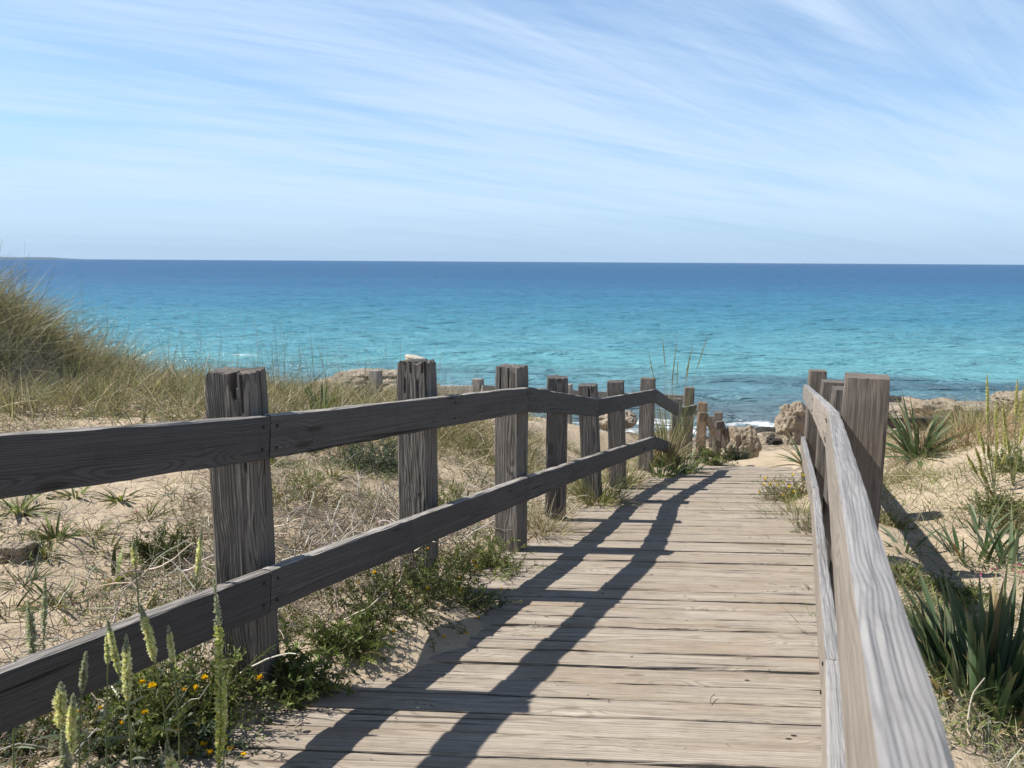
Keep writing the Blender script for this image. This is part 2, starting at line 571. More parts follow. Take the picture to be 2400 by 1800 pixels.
M_RRAIL = wood('tan_rail_side', (0.20, 0.172, 0.142), (0.38, 0.335, 0.29), period=0.006, ring_amt=0.15, crack=0.25, bump=0.35, stain_amt=0.2, knots=0.4, wav=0.012)
M_DECK = wood('deck_plank', (0.17, 0.146, 0.124), (0.52, 0.463, 0.398), period=0.0060, ring_amt=0.25, crack=0.65, bump=1.0, stain_amt=0.35, tan=(0.47, 0.40, 0.325), knots=0.7, lin=0.75, wav=0.02, ckt=0.625, specks=1.0)


def leafmat(name, trans=0.3, rough=0.55, spec=0.3):
    m, t, b = new_mat(name)
    c = t.add('ShaderNodeAttribute', attribute_name='tint').outputs['Color']
    t.link(c, b.inputs['Base Color'])
    b.inputs['Roughness'].default_value = rough
    b.inputs['Specular IOR Level'].default_value = spec
    tr = t.add('ShaderNodeBsdfTranslucent')
    t.link(t.mix(1.0, c, (1.0, 1.05, 0.6), 'MULTIPLY'), tr.inputs[0])
    mx = t.add('ShaderNodeMixShader')
    mx.inputs[0].default_value = trans
    t.link(b.outputs[0], mx.inputs[1]); t.link(tr.outputs[0], mx.inputs[2])
    t.link(mx.outputs[0], t.n['Material Output'].inputs[0])
    return m


M_LEAF = leafmat('leaf', 0.28, 0.5, 0.35)
M_STRAW = leafmat('dry_straw', 0.2, 0.8, 0.15)
M_TWIG = leafmat('dead_twig', 0.0, 0.9, 0.1)
M_PETAL = leafmat('petal', 0.45, 0.6, 0.2)


def sand_mat():
    m, t, b = new_mat('dune_sand')
    pos = t.add('ShaderNodeNewGeometry').outputs['Position']
    n1 = t.noise(pos, 1.3, 4, 0.6); n2 = t.noise(pos, 22, 4, 0.65); n3 = t.noise(pos, 260, 2, 0.6)
    col = t.mix(t.rng(n1, 0.35, 0.65), (0.40, 0.325, 0.235), (0.49, 0.405, 0.30))
    col = t.mix(t.math('MULTIPLY', t.rng(n2, 0.5, 0.72), 0.55), col, (0.36, 0.265, 0.175))
    col = t.mix(t.math('MULTIPLY', t.rng(n3, 0.55, 0.75), 0.4), col, (0.30, 0.22, 0.15))
    sp = t.add('ShaderNodeSeparateXYZ'); t.link(pos, sp.inputs[0])
    # pitted limestone shelf and wet rock down by the water
    v1 = t.voronoi(pos, 2.6); n4 = t.noise(pos, 6, 6, 0.7)
    rock = t.mix(t.rng(n4, 0.38, 0.62), (0.12, 0.10, 0.08), (0.42, 0.35, 0.27))
    rock = t.mix(t.rng(v1, 0.25, 0.05), rock, (0.09, 0.075, 0.06))
    rm = t.rng(t.math('ADD', sp.outputs[1], t.math('MULTIPLY', n1, 2.4)), 15.6, 16.6)
    col = t.mix(rm, col, rock)
    wet = t.rng(t.math('ADD', sp.outputs[2], t.math('MULTIPLY', n4, 0.3)), -2.15, -2.4)
    col = t.mix(wet, col, (0.22, 0.21, 0.2), 'MULTIPLY')
    t.link(col, b.inputs['Base Color'])
    b.inputs['Roughness'].default_value = 0.95
    b.inputs['Specular IOR Level'].default_value = 0.1
    h = t.math('ADD', t.math('MULTIPLY', n2, 1.0), t.math('ADD', t.math('MULTIPLY', n3, 0.12), t.math('MULTIPLY', t.math('MULTIPLY', n4, rm), 5.0)))
    t.link(t.bump(h, 0.8, 0.02), b.inputs['Normal'])
    return m


M_SAND = sand_mat()


def rock_mat(name, a, c, d, scale=6.0, bump=0.05):
    m, t, b = new_mat(name)
    pos = t.add('ShaderNodeNewGeometry').outputs['Position']
    n1 = t.noise(pos, scale, 8, 0.68); v = t.voronoi(t.vmath('ADD', pos, t.vmath('MULTIPLY', t.add('ShaderNodeTexNoise').outputs['Color'], (0.2, 0.2, 0.2))), scale * 1.4)
    n3 = t.noise(pos, scale * 8, 4, 0.7)
    col = t.mix(t.rng(n1, 0.35, 0.65), a, c)
    col = t.mix(t.math('MULTIPLY', t.rng(n3, 0.5, 0.7), 0.5), col, d)
    col = t.mix(t.math('MULTIPLY', t.rng(v, 0.22, 0.05), 0.7), col, d)
    t.link(col, b.inputs['Base Color'])
    b.inputs['Roughness'].default_value = 0.95
    b.inputs['Specular IOR Level'].default_value = 0.15
    h = t.math('ADD', t.math('MULTIPLY', n1, 1.2), t.math('ADD', t.math('MULTIPLY', t.rng(v, 0.0, 0.35), 0.8), t.math('MULTIPLY', n3, 0.25)))
    t.link(t.bump(h, 1.0, bump), b.inputs['Normal'])
    return m


M_ROCK_TAN = rock_mat('tan_limestone', (0.29, 0.235, 0.175), (0.43, 0.36, 0.28), (0.11, 0.09, 0.07))
M_ROCK_GREY = rock_mat('grey_limestone', (0.22, 0.19, 0.15), (0.42, 0.36, 0.29), (0.09, 0.075, 0.06), 4.0)
M_ROCK_DARK = rock_mat('dark_wet_rock', (0.03, 0.028, 0.026), (0.085, 0.08, 0.072), (0.015, 0.014, 0.013), 7.0)


def sea_mat():
    m, t, b = new_mat('sea_water')
    pos = t.add('ShaderNodeNewGeometry').outputs['Position']
    sp = t.add('ShaderNodeSeparateXYZ'); t.link(pos, sp.inputs[0])
    n_big = t.noise(t.vmath('MULTIPLY', pos, (0.010, 0.05, 0.0)), 1.0, 4, 0.55)
    n_mid = t.noise(t.vmath('MULTIPLY', pos, (0.06, 0.22, 0.0)), 1.0, 4, 0.6)
    dist = t.math('MULTIPLY', sp.outputs[1], t.rng(n_big, 0.2, 0.8, 0.72, 1.3, smooth=False))
    lg = t.math('DIVIDE', t.math('LOGARITHM', t.math('MAXIMUM', dist, 10.0), 10.0), 4.0)   # 10 m .. 10 km

    def p(d):
        return math.log10(d) / 4.0
    col = t.ramp(lg, [(p(17), (0.15, 0.16, 0.15)), (p(21), (0.11, 0.17, 0.20)), (p(26), (0.115, 0.24, 0.29)), (p(33), (0.13, 0.34, 0.385)),
                      (p(42), (0.088, 0.272, 0.35)), (p(56), (0.062, 0.230, 0.325)), (p(78), (0.046, 0.192, 0.310)), (p(115), (0.038, 0.155, 0.295)), (p(210), (0.032, 0.118, 0.255)), (p(5000), (0.030, 0.095, 0.215))])
    # weed beds and sandy gaps on the bottom
    weed = t.math('MULTIPLY', t.rng(n_mid, 0.48, 0.66), t.rng(sp.outputs[1], 23, 36, 0.75, 0.0))
    col = t.mix(weed, col, (0.05, 0.085, 0.12))
    # lacy foam where swell runs on to the rocks
    fn = t.noise(t.vmath('MULTIPLY', pos, (1.3, 2.4, 1.0)), 1.0, 6, 0.7)
    fv = t.voronoi(t.vmath('MULTIPLY', pos, (2.2, 3.6, 1.0)), 1.0)
    edge = t.math('ADD', sp.outputs[1], t.math('MULTIPLY', n_mid, 2.5))
    band = t.math('MULTIPLY', t.rng(edge, 19.0, 19.7), t.rng(edge, 21.3, 20.5))
    foam = t.math('MULTIPLY', t.rng(t.math('ADD', fn, t.math('MULTIPLY', band, 0.15)), 0.60, 0.76), t.math('MULTIPLY', band, t.rng(fv, 0.0, 0.35, 0.35, 1.0)))
    at = t.add('ShaderNodeAttribute', attribute_name='crest').outputs['Fac']
    foam = t.math('MAXIMUM', foam, t.math('MULTIPLY', at, t.rng(fn, 0.42, 0.56)), clamp=True)
    col = t.mix(foam, col, (0.80, 0.83, 0.85))
    # waves
    w1 = t.noise(t.vmath('MULTIPLY', pos, (0.45, 1.25, 0.0)), 1.0, 3, 0.55, 0.6)
    w2 = t.noise(t.vmath('MULTIPLY', pos, (1.6, 4.2, 0.0)), 1.0, 3, 0.6, 0.5)
    w3 = t.noise(t.vmath('MULTIPLY', pos, (0.12, 0.35, 0.0)), 1.0, 2, 0.5, 0.4)
    nb = t.bump(w1, 1.0, 0.80)
    nb = t.bump(w2, 1.0, 0.16, nb)
    nb = t.bump(w3, 1.0, 1.3, nb)
    dif = t.add('ShaderNodeBsdfDiffuse')
    t.link(col, dif.inputs['Color']); t.link(nb, dif.inputs['Normal'])
    gl = t.add('ShaderNodeBsdfGlossy')
    gl.inputs['Roughness'].default_value = 0.12
    t.link(nb, gl.inputs['Normal'])
    fr = t.add('ShaderNodeFresnel'); fr.inputs['IOR'].default_value = 1.33
    t.link(nb, fr.inputs['Normal'])
    mx = t.add('ShaderNodeMixShader')
    fac = t.math('MULTIPLY', t.math('MINIMUM', fr.outputs[0], 0.5), 0.75)
    fac = t.math('MULTIPLY', fac, t.math('SUBTRACT', 1.0, foam))
    t.link(fac, mx.inputs[0]); t.link(dif.outputs[0], mx.inputs[1]); t.link(gl.outputs[0], mx.inputs[2])
    t.link(mx.outputs[0], t.n['Material Output'].inputs[0])
    return m


M_SEA = sea_mat()


def plain(name, col, rough=0.6, metal=0.0):
    m, t, b = new_mat(name)
    pos = t.add('ShaderNodeTexCoord').outputs['Object']
    n = t.noise(pos, 30, 4, 0.6)
    t.link(t.mix(t.rng(n, 0.3, 0.75), tuple(0.72 * c for c in col), col), b.inputs['Base Color'])
    b.inputs['Roughness'].default_value = rough
    b.inputs['Metallic'].default_value = metal
    return m


M_NAIL = plain('rusty_nail', (0.03, 0.022, 0.018), 0.7, 0.3)
M_PEBBLE = plain('pale_pebble', (0.60, 0.54, 0.44), 0.85)
M_HEAD = plain('far_land', (0.10, 0.15, 0.21), 0.95)
M_BOATW = plain('boat_white', (0.8, 0.8, 0.82), 0.4)
M_BOATR = plain('boat_red', (0.4, 0.08, 0.06), 0.5)


# ------------------------------------------------------------------ ground, sea, headland
def axis(pts):
    out = []
    for (a, b, st) in pts:
        out.append(np.arange(a, b, st))
    out = np.concatenate(out)
    return np.append(out, pts[-1][1])


def grid(xs, ys):
    X, Y = np.meshgrid(xs, ys)
    nx, ny = len(xs), len(ys)
    i = np.arange(nx * ny).reshape(ny, nx)
    f = np.stack([i[:-1, :-1], i[:-1, 1:], i[1:, 1:], i[1:, :-1]], -1).reshape(-1, 4)
    return X.ravel(), Y.ravel(), f


gx = axis([(-400, -40, 60), (-40, -12, 2), (-12, -7, 0.25), (-7, 7.5, 0.055), (7.5, 16, 0.2), (16, 40, 2), (40, 400, 60)])
gy = axis([(-120, -12, 12), (-12, -1, 0.5), (-1, 1.5, 0.12), (1.5, 8, 0.05), (8, 15, 0.09), (15, 30, 0.16)])
X, Y, F = grid(gx, gy)
Z = ground(X, Y)
g_obj = mesh_obj('sand_ground', np.stack([X, Y, Z], 1), F, M_SAND, smooth=True)
tag(g_obj, kind='structure')

SEA_Z = -2.6


def crest(x, y, cx, cy, lx, ly):
    yy = y - cy - 0.02 * (x - cx) ** 2 * 0.2 - 1.1 * fbm(x * 0.35, y * 0, 5, 3)
    return np.exp(-((x - cx) / lx) ** 2) * np.exp(-(yy / ly) ** 2)


sx = axis([(-40000, -4000, 4000), (-4000, -400, 400), (-400, -80, 30), (-80, -30, 2.5), (-30, 30, 0.3), (30, 80, 2.5), (80, 400, 30), (400, 4000, 400), (4000, 40000, 4000)])
sy = axis([(14, 36, 0.12), (36, 60, 0.3), (60, 110, 0.9), (110, 300, 6), (300, 1500, 60), (1500, 50000, 1500)])
X, Y, F = grid(sx, sy)
amp = sstep(110, 40, Y) * 0.8 + 0.2 * sstep(200, 110, Y)
Z = SEA_Z + amp * (0.15 * fbm(X * 0.16, Y * 0.5, 61, 3) + 0.09 * fbm(X * 0.6, Y * 1.5, 71, 3)) * sstep(14, 22, Y)
cr = np.zeros_like(Z)
for (cx, cy, lx, ly, h) in [(-11.0, 33.2, 5.0, 1.0, 0.16), (8.0, 27.2, 2.8, 0.9, 0.13), (13.2, 26.2, 2.6, 0.9, 0.18), (3.0, 24.2, 3.0, 1.0, 0.10), (-3.0, 30.0, 3.0, 1.0, 0.12), (2.0, 34.0, 4.0, 1.0, 0.12), (5.6, 20.6, 4.0, 0.6, 0.12)]:
    k = crest(X, Y, cx, cy, lx, ly)
    Z += h * k
cr = np.clip(crest(X, Y, -11.4, 32.9, 0.28, 0.22) * 1.1, 0, 1)
sea = mesh_obj('sea', np.stack([X, Y, Z], 1), F, M_SEA, smooth=True)
a = sea.data.attributes.new('crest', 'FLOAT', 'POINT')
a.data.foreach_set('value', cr.astype(np.float32))
tag(sea, kind='structure')

hx = np.linspace(-9000, -4500, 60)
prof = 26 * sstep(-4550, -5200, hx) * (0.75 + 0.5 * fbm(hx / 500, hx * 0, 3, 3))
hv = []
for j, (dy, k) in enumerate(((-120, 0), (0, 1), (300, 1), (600, 0))):
    for i in range(60):
        hv.append((hx[i], 8300 + dy, SEA_Z - 3 + (prof[i] + 3) * k))
hf = [(j * 60 + i, j * 60 + i + 1, (j + 1) * 60 + i + 1, (j + 1) * 60 + i) for j in range(3) for i in range(59)]
tag(mesh_obj('headland', hv, hf, M_HEAD), kind='structure')


# ------------------------------------------------------------------ timber
def timber(L, wy, wz, seed, n=10, m=40, rough=0.0015, rad=0.006, cracks=(), worn_end=0.0, worn_start=0.0, pith=None, slope_end=0.0):
    """sawn timber along local X, centred on Y and Z; returns verts, faces, grain coordinates, face sides (0 -Y, 1 +Z, 2 +Y, 3 -Z, 4 ends)"""
    r = np.random.default_rng(seed)
    hy, hz = wy / 2, wz / 2
    per = []; side = []
    q = np.linspace(-1, 1, n)
    for k in range(4):
        half, other = ((hz, hy) if k in (0, 2) else (hy, hz))
        for a in q:
            al = a * (half - rad * 0.35)
            ins = rad * max(0.0, (abs(al) - (half - rad)) / rad) ** 2 * 0.8
            d = other - ins
            if k == 0: per.append((-d, al))
            elif k == 1: per.append((al, d))
            elif k == 2: per.append((d, -al))
            else: per.append((-al, -d))
            side.append(k)
    per = np.array(per); K = len(per)
    t = np.linspace(0, 1, m)
    xs = t * L
    if worn_end or cracks:
        xs = L * (1 - (1 - t) ** 1.5) if m > 20 else xs
    pos = np.cumsum(np.r_[0, np.linalg.norm(np.diff(per, axis=0), axis=1)])
    V = np.zeros((m, K, 3))
    V[:, :, 0] = xs[:, None]
    g = 1 - rough * 1.0 / min(hy, hz) * (np.abs(fbm(xs[:, None] * 4 + seed, pos[None, :] * 120, seed, 3)) * 2 + 0.8 * fbm(xs[:, None] * 9, pos[None, :] * 30 + seed, seed + 5, 2))
    V[:, :, 1] = per[None, :, 0] * g
    V[:, :, 2] = per[None, :, 1] * g
    for (sd, p0, wd, dep, ln) in cracks:            # side, place across it 0..1, width, depth, length down from the far end
        for k in range(K):
            if side[k] != sd: continue
            half = hz if sd in (0, 2) else hy
            al = {0: per[k, 1], 1: per[k, 0], 2: -per[k, 1], 3: -per[k, 0]}[sd]
            w0 = (p0 * 2 - 1) * half
            for i in range(m):
                dx = L - xs[i]
                cw = wd * (1 - 0.35 * dx / ln) if dx < ln else 0
                if cw <= 0: continue
                wob = 0.0015 * math.sin(dx * 30 + seed)
                if abs(al - w0 - wob) < cw / 2:
                    kk = dep
                    if sd == 0: V[i, k, 1] += kk
                    elif sd == 2: V[i, k, 1] -= kk
                    elif sd == 1: V[i, k, 2] -= kk
                    else: V[i, k, 2] += kk
    if worn_end:
        e = fbm(per[:, 0] * 55 + seed, per[:, 1] * 55, seed + 3, 3)
        fade = sstep(L - 0.10, L, xs)[:, None]
        V[:, :, 0] += fade * worn_end * e[None, :] * 2
        sh = 1 - 0.06 * fade * (0.5 + np.abs(fbm(pos[None, :] * 60, xs[:, None] * 10, seed + 8, 2)))
        V[:, :, 1] *= sh; V[:, :, 2] *= sh
    if slope_end:
        V[:, :, 0] += slope_end * V[:, :, 1] * sstep(L - 0.15, L, xs)[:, None]
    verts = V.reshape(-1, 3)
    faces = []; fs = []
    for i in range(m - 1):
        for k in range(K):
            k2 = (k + 1) % K
            faces.append((i * K + k, i * K + k2, (i + 1) * K + k2, (i + 1) * K + k)); fs.append(side[k] if side[k] == side[k2] else side[k])
    # end caps with an inner ring so that worn tops stay uneven
    extra = []
    for end, i in ((0, 0), (1, m - 1)):
        base = i * K
        ring = V[i]
        inner = ring.copy(); inner[:, 1:] *= 0.55
        inner[:, 0] = ring[:, 0].mean() + (worn_end * 1.2 * fbm(inner[:, 1] * 70, inner[:, 2] * 70 + seed, seed + 9, 2) if end else 0)
        i0 = len(verts) + len(extra)
        extra.extend(inner.tolist())
        c = inner.mean(0); c[0] = inner[:, 0].mean() - (0.006 if (end and worn_end) else 0)
        extra.append(c.tolist()); ci = i0 + K
        for k in range(K):
            k2 = (k + 1) % K
            if end:
                faces.append((base + k, base + k2, i0 + k2, i0 + k)); faces.append((i0 + k, i0 + k2, ci))
            else:
                faces.append((base + k2, base + k, i0 + k, i0 + k2)); faces.append((i0 + k2, i0 + k, ci))
            fs += [4, 4]
    verts = np.vstack([verts, np.array(extra)])
    if pith is None:
        pith = (r.uniform(-0.03, 0.03), r.uniform(0.01, 0.06))
    gco = verts.copy()
    gco[:, 0] += r.uniform(-40, 40); gco[:, 1] += pith[0]; gco[:, 2] += pith[1]
    return verts, faces, gco, fs


def place(verts, M):
    v = np.c_[verts, np.ones(len(verts))] @ np.array(M).T
    return v[:, :3]


def frame(org, xdir, zhint=(0, 0, 1)):
    x = Vector(xdir).normalized()
    y = Vector(zhint).cross(x)
    y.normalize()
    z = x.cross(y)
    M = Matrix((x, y, z)).transposed().to_4x4()
    M.translation = org
    return M


def part_from(name, vv, ff, gg, fs, M, mats, pick, parent):
    o = mesh_obj(name, place(vv, M), ff, mats, parent, gco=gg, midx=[pick.get(k, 0) for k in fs], smooth=False)
    return o


def post(parent, s, u, top, bottom, seed, mat, size=0.148, cracks=(), worn=0.006, lean=(0, 0), yaw=0.0, n=22, m=60, pos=None, shift=0.0):
    p = pos if pos is not None else su(s, u) + Vector((shift, 0, 0))
    L = top - bottom
    up = Vector((lean[0], lean[1], 1)).normalized()
    d = Matrix.Rotation(yaw, 3, 'Z') @ DS
    y = (d - up * d.dot(up)).normalized()
    z = up.cross(y)
    M = Matrix((up, y, z)).transposed().to_4x4()
    M.translation = Vector((p.x, p.y, bottom))
    v, f, g, fs = timber(L, size, size, seed, n=n, m=m, rough=0.0022, rad=0.008, cracks=cracks, worn_end=worn)
    return part_from('post', v, f, g, fs, M, [mat], {}, parent)


def nails(parent, rail, pts, nrm):
    for p in pts:
        M = frame(Vector(p) + Vector(nrm) * 0.0005, nrm, (0, 0, 1))
        k = 8; vv = []
        for (x, rr) in ((-0.006, 0.0055), (0.0015, 0.0055), (0.0025, 0.003)):
            vv += [(x, rr * math.cos(2 * math.pi * i / k), rr * math.sin(2 * math.pi * i / k)) for i in range(k)]
        ff = [(a * k + i, a * k + (i + 1) % k, (a + 1) * k + (i + 1) % k, (a + 1) * k + i) for a in range(2) for i in range(k)] + [tuple(range(2 * k, 3 * k))]
        v = place(np.array(vv), M) - np.array(parent.location)
        me = bpy.data.meshes.new('nail'); me.from_pydata([tuple(q) for q in v], [], ff); me.materials.append(M_NAIL)
        o = bpy.data.objects.new('nail', me); C.objects.link(o); o.parent = rail


def rail(parent, A, B, seed, mats, thick=0.045, h=0.145, outward=-1, m=70, nail_at=(), rough=0.0014, pith=None):
    """A, B: ends of the top inner edge; the board lies outward of it (outward=-1: towards -u)"""
    A, B = Vector(A), Vector(B)
    d = (B - A)
    L = d.length - 0.004
    M = frame(A, d)
    yv = Vector((M[0][1], M[1][1], M[2][1])); zv = Vector((M[0][2], M[1][2], M[2][2]))
    sgn = 1 if yv.dot(DU) * outward > 0 else -1
    M.translation = A + yv * (sgn * thick / 2) - zv * (h / 2)
    v, f, g, fs = timber(L, thick, h, seed, n=8, m=m, rough=rough, rad=0.006, pith=pith)
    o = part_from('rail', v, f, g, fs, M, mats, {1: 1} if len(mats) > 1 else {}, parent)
    pts = []
    for x in nail_at:
        for zo in (-0.035, -0.108):
            pts.append(A + d.normalized() * x + zv * zo)
    if pts:
        nails(parent, o, pts, -yv * sgn)
    return o


# ------------------------------------------------------------------ left railing
LU = -1.645
o_l = su(2.0, LU); o_l.z = 0.0
left = thing('wooden_railing', 'weathered dark grey timber railing with two rails along the boardwalk, seen on its shaded side', 'railing', o_l)
PU = LU - 0.045 - 0.085
posts = [  # s, u, top, turn, extra
    (1.99, -1.79, 1.140, 17, dict(cracks=[(0, 0.34, 0.022, 0.035, 0.085), (0, 0.16, 0.005, 0.015, 0.35), (3, 0.4, 0.005, 0.02, 0.5)], worn=0.006)),
    (3.19, -1.78, 1.029, 8, dict(cracks=[(0, 0.72, 0.005, 0.012, 0.14), (0, 0.5, 0.006, 0.014, 0.05), (0, 0.3, 0.005, 0.012, 0.2), (0, 0.12, 0.006, 0.014, 0.05)], worn=0.010)),
    (4.13, -1.672, 0.897, -3, dict(cracks=[(0, 0.4, 0.008, 0.02, 0.12), (0, 0.75, 0.005, 0.02, 0.3)], worn=0.006)),
    (5.153, -1.735, 0.687, 20, dict(cracks=[(0, 0.5, 0.005, 0.02, 0.3)], worn=0.006)),
    (6.05, -1.77, 0.501, 10, dict(cracks=[(0, 0.4, 0.005, 0.02, 0.2)], worn=0.004, lean=(-0.06, 0.0), shift=0.085)),
    (6.97, -1.77, 0.399, 8, dict(cracks=[(0, 0.5, 0.006, 0.02, 0.8)], worn=0.004, lean=(-0.05, 0.0), shift=0.072)),
    (8.42, -1.77, 0.227, 2, dict(cracks=[(0, 0.5, 0.006, 0.02, 0.1)], worn=0.004)),
    (10.38, -1.77, -0.325, 5, dict(worn=0.003)),
]
for i, (s, u, top, yw, kw) in enumerate(posts):
    post(left, s, u, top, float(deck_z(s)) - 0.45, 100 + i, M_POST, n=26 if i < 3 else 14, m=70 if i < 3 else 36, yaw=math.radians(yw), size=0.154 if i < 7 else 0.12, **kw)
post(left, 11.365, -1.77, -0.319, -1.85, 120, M_POST_R, worn=0.001, n=12, m=24, yaw=math.radians(12))
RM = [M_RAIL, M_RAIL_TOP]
up_l = [(-1.2, LU, 1.435), (1.98, LU, 1.00), (4.09, -1.54, 0.787), (6.0, -1.655, 0.396), (8.47, -1.675, 0.101), (9.98, -1.68, -0.335)]
for i in range(5):
    A_, B_ = up_l[i], up_l[i + 1]
    L = (su(*A_) - su(*B_)).length
    na = [L - 0.035] + ([0.03] if i else []) + ([1.24] if i == 1 else [])
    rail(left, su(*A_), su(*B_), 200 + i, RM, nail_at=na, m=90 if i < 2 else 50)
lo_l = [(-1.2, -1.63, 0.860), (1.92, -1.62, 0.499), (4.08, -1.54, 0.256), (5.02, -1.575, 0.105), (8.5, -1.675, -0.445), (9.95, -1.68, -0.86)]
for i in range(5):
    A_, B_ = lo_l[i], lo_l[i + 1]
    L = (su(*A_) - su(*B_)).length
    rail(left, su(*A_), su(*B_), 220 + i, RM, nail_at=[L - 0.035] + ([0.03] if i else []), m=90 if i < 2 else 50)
# beyond the deck end the railing turns and steps down to the beach
A9 = at_depth(1600, 955, 10.75); B9 = at_depth(1634, 948, 11.0)
rail(left, A9, B9, 230, RM, m=12)
rail(left, at_depth(1603, 1112, 10.75), at_depth(1636, 1101, 11.0), 231, RM, m=12)

o2 = at_depth(1647, 1100, 12.3)
steps = thing('stair_railing', 'tan brown timber handrail stepping down towards the beach beside the boulder', 'railing', o2)
for i, (u_, v_, zc, hh, mt) in enumerate(((1647, 943, 12.3, 1.5, M_POST_T), (1684, 966, 13.7, 1.3, M_POST_R), (1671, 976, 14.6, 1.1, M_POST), (1700, 1012, 15.0, 0.9, M_POST_R))):
    p = at_depth(u_, v_, zc)
    post(steps, 0, 0, p.z, p.z - hh, 240 + i, mt, worn=0.001, n=10, m=20, pos=p, size=0.145 if i != 2 else 0.11)
TM = [M_POST_T, M_RAIL_TOP]
rail(steps, at_depth(1640, 967, 12.05), at_depth(1658, 966, 12.2), 250, TM, m=10)
rail(steps, at_depth(1658, 966, 12.2), at_depth(1679, 1004, 13.4), 251, TM, m=16)
rail(steps, at_depth(1680, 989, 13.5), at_depth(1697, 987, 13.6), 252, [M_POST_R, M_RAIL_TOP], m=10)
rail(steps, at_depth(1697, 987, 13.6), at_depth(1711, 1028, 14.4), 253, [M_POST_R, M_RAIL_TOP], m=12)
rail(steps, at_depth(1638, 1040, 12.05), at_depth(1680, 1062, 13.4), 254, TM, m=14)

# ------------------------------------------------------------------ right railing
o_r = su(2.7, 0.1); o_r.z = 0.0
right = thing('wooden_railing', 'paler timber railing with a silvery grained top rail running close past the viewer', 'railing', o_r)
RRM = [M_RRAIL, M_RRAIL_TOP]
ru = [(-0.9, 0.045, 1.37), (0.44, 0.045, 1.222), (3.07, 0.035, 0.955), (5.3, -0.03, 0.66), (7.86, -0.14, 0.345)]
rail(right, su(*ru[0]), su(*ru[2]), 300, RRM, outward=1, m=120, nail_at=[3.93], pith=(0.085, 0.02), rough=0.0008)
rail(right, su(*ru[2]), su(*ru[3]), 301, RRM, outward=1, m=60, nail_at=[0.05, 2.2], rough=0.0008, pith=(0.08, 0.03))
rail(right, su(*ru[3]), su(*ru[4]), 302, RRM, outward=1, m=60, nail_at=[0.05], rough=0.0008, pith=(0.09, 0.02))
rl = [(-0.9, 0.055, 0.88), (1.9, 0.055, 0.555), (4.6, 0.0, 0.23), (7.8, -0.13, -0.155)]
for i in range(3):
    rail(right, su(*rl[i]), su(*rl[i + 1]), 310 + i, RRM, outward=1, m=60, thick=0.04, nail_at=[0.05], rough=0.0008, pith=(0.07 + 0.01 * i, 0.03))
for i, (s, u, top, yw) in enumerate(((3.05, 0.160, 1.096, -1), (4.5, 0.145, 0.83, 6), (5.9, 0.09, 0.668, 3), (7.75, -0.02, 0.502, 8), (0.2, 0.17, 1.30, 0), (-1.1, 0.17, 1.44, 0))):
    post(right, s, u, top - (0.14 if i > 3 else 0), float(deck_z(s, 0.1)) - 0.5, 330 + i, M_POST_R, worn=0.0008 if i else 0.0012, n=16, m=40, yaw=math.radians(yw), size=0.154)

# ------------------------------------------------------------------ boardwalk
deck = thing('boardwalk', 'sand-strewn weathered plank boardwalk sloping down between the railings to the beach', 'boardwalk', su(4.0, -0.8, -0.2))
VV = []; FF = []; GG = []; nn = 0
yc = -2.4; k = 0
rr = random.Random(5)
PD = Vector((math.cos(math.radians(-3.6)), math.sin(math.radians(-3.6)), 0.0))      # the planks lie askew to the railings
PDU, PDS = PD.dot(DU), PD.dot(DS)
while yc < 10.85:
    wdt = 0.124 + rr.uniform(-0.006, 0.008)
    gap = rr.choice((0.0015, 0.002, 0.003, 0.004, 0.006))
    ym = yc + wdt / 2
    # the plank's middle line crosses the walk's centre (u = -0.8) at world y = ym
    s_m = (ym + 0.8 * DU.y) / DS.y
    la, lb = (-1.70 + rr.uniform(-0.02, 0.02) + 0.8) / PDU, (0.10 + rr.uniform(-0.01, 0.02) + 0.8) / PDU
    cen = su(s_m, -0.8)
    A = cen + PD * la; Bp = cen + PD * lb
    A.z = float(walk_z(A.y)); Bp.z = float(walk_z(Bp.y))
    jig = rr.uniform(-0.005, 0.005)
    A.z += jig - 0.014; Bp.z += jig + rr.uniform(-0.002, 0.002) - 0.014
    v, f, g, fs = timber((Bp - A).length, wdt, 0.028, 1000 + k, n=7, m=14 if yc > 4 else 26, rough=0.0012, rad=0.006, pith=(rr.uniform(-0.05, 0.05), rr.uniform(0.02, 0.07)))
    sl = float(walk_z(cen.y + 0.07) - walk_z(cen.y - 0.07)) / 0.14
    v[:, 2] -= 0.0045 * rr.uniform(-0.6, 1.0) * (1 - (2 * v[:, 1] / wdt) ** 2)      # cupped boards
    xa = (Bp - A).normalized()
    ya = Vector((-PD.y, PD.x, sl + rr.uniform(-0.02, 0.02)))
    za = xa.cross(ya).normalized(); ya = za.cross(xa)
    M = Matrix((xa, ya, za)).transposed().to_4x4(); M.translation = A
    VV.append(place(v, M)); GG.append(g); FF += [tuple(i + nn for i in q) for q in f]; nn += len(v)
    yc = yc + (wdt + gap) / math.cos(math.radians(3.6)); k += 1
mesh_obj('deck_planks', np.vstack(VV), FF, M_DECK, deck, gco=np.vstack(GG))
for u in (-1.55, -0.8, -0.05):
    for (sa, sb) in ((-2.2, 1.9), (1.9, 4.2), (4.2, 7.3), (7.3, 11.0)):
        za, zb = float(deck_z(sa, u)) - 0.04, float(deck_z(sb, u)) - 0.04
        A, B = su(sa, u, za), su(sb, u, zb)
        M = frame(A, B - A)
        M.translation = A - Vector((0, 0, 0.06))
        v, f, g, fs = timber((B - A).length - 0.004, 0.08, 0.10, 1500 + int(u * 10) + int(sa), n=3, m=6)
        part_from('joist', v, f, g, fs, M, [M_POST], {}, deck)

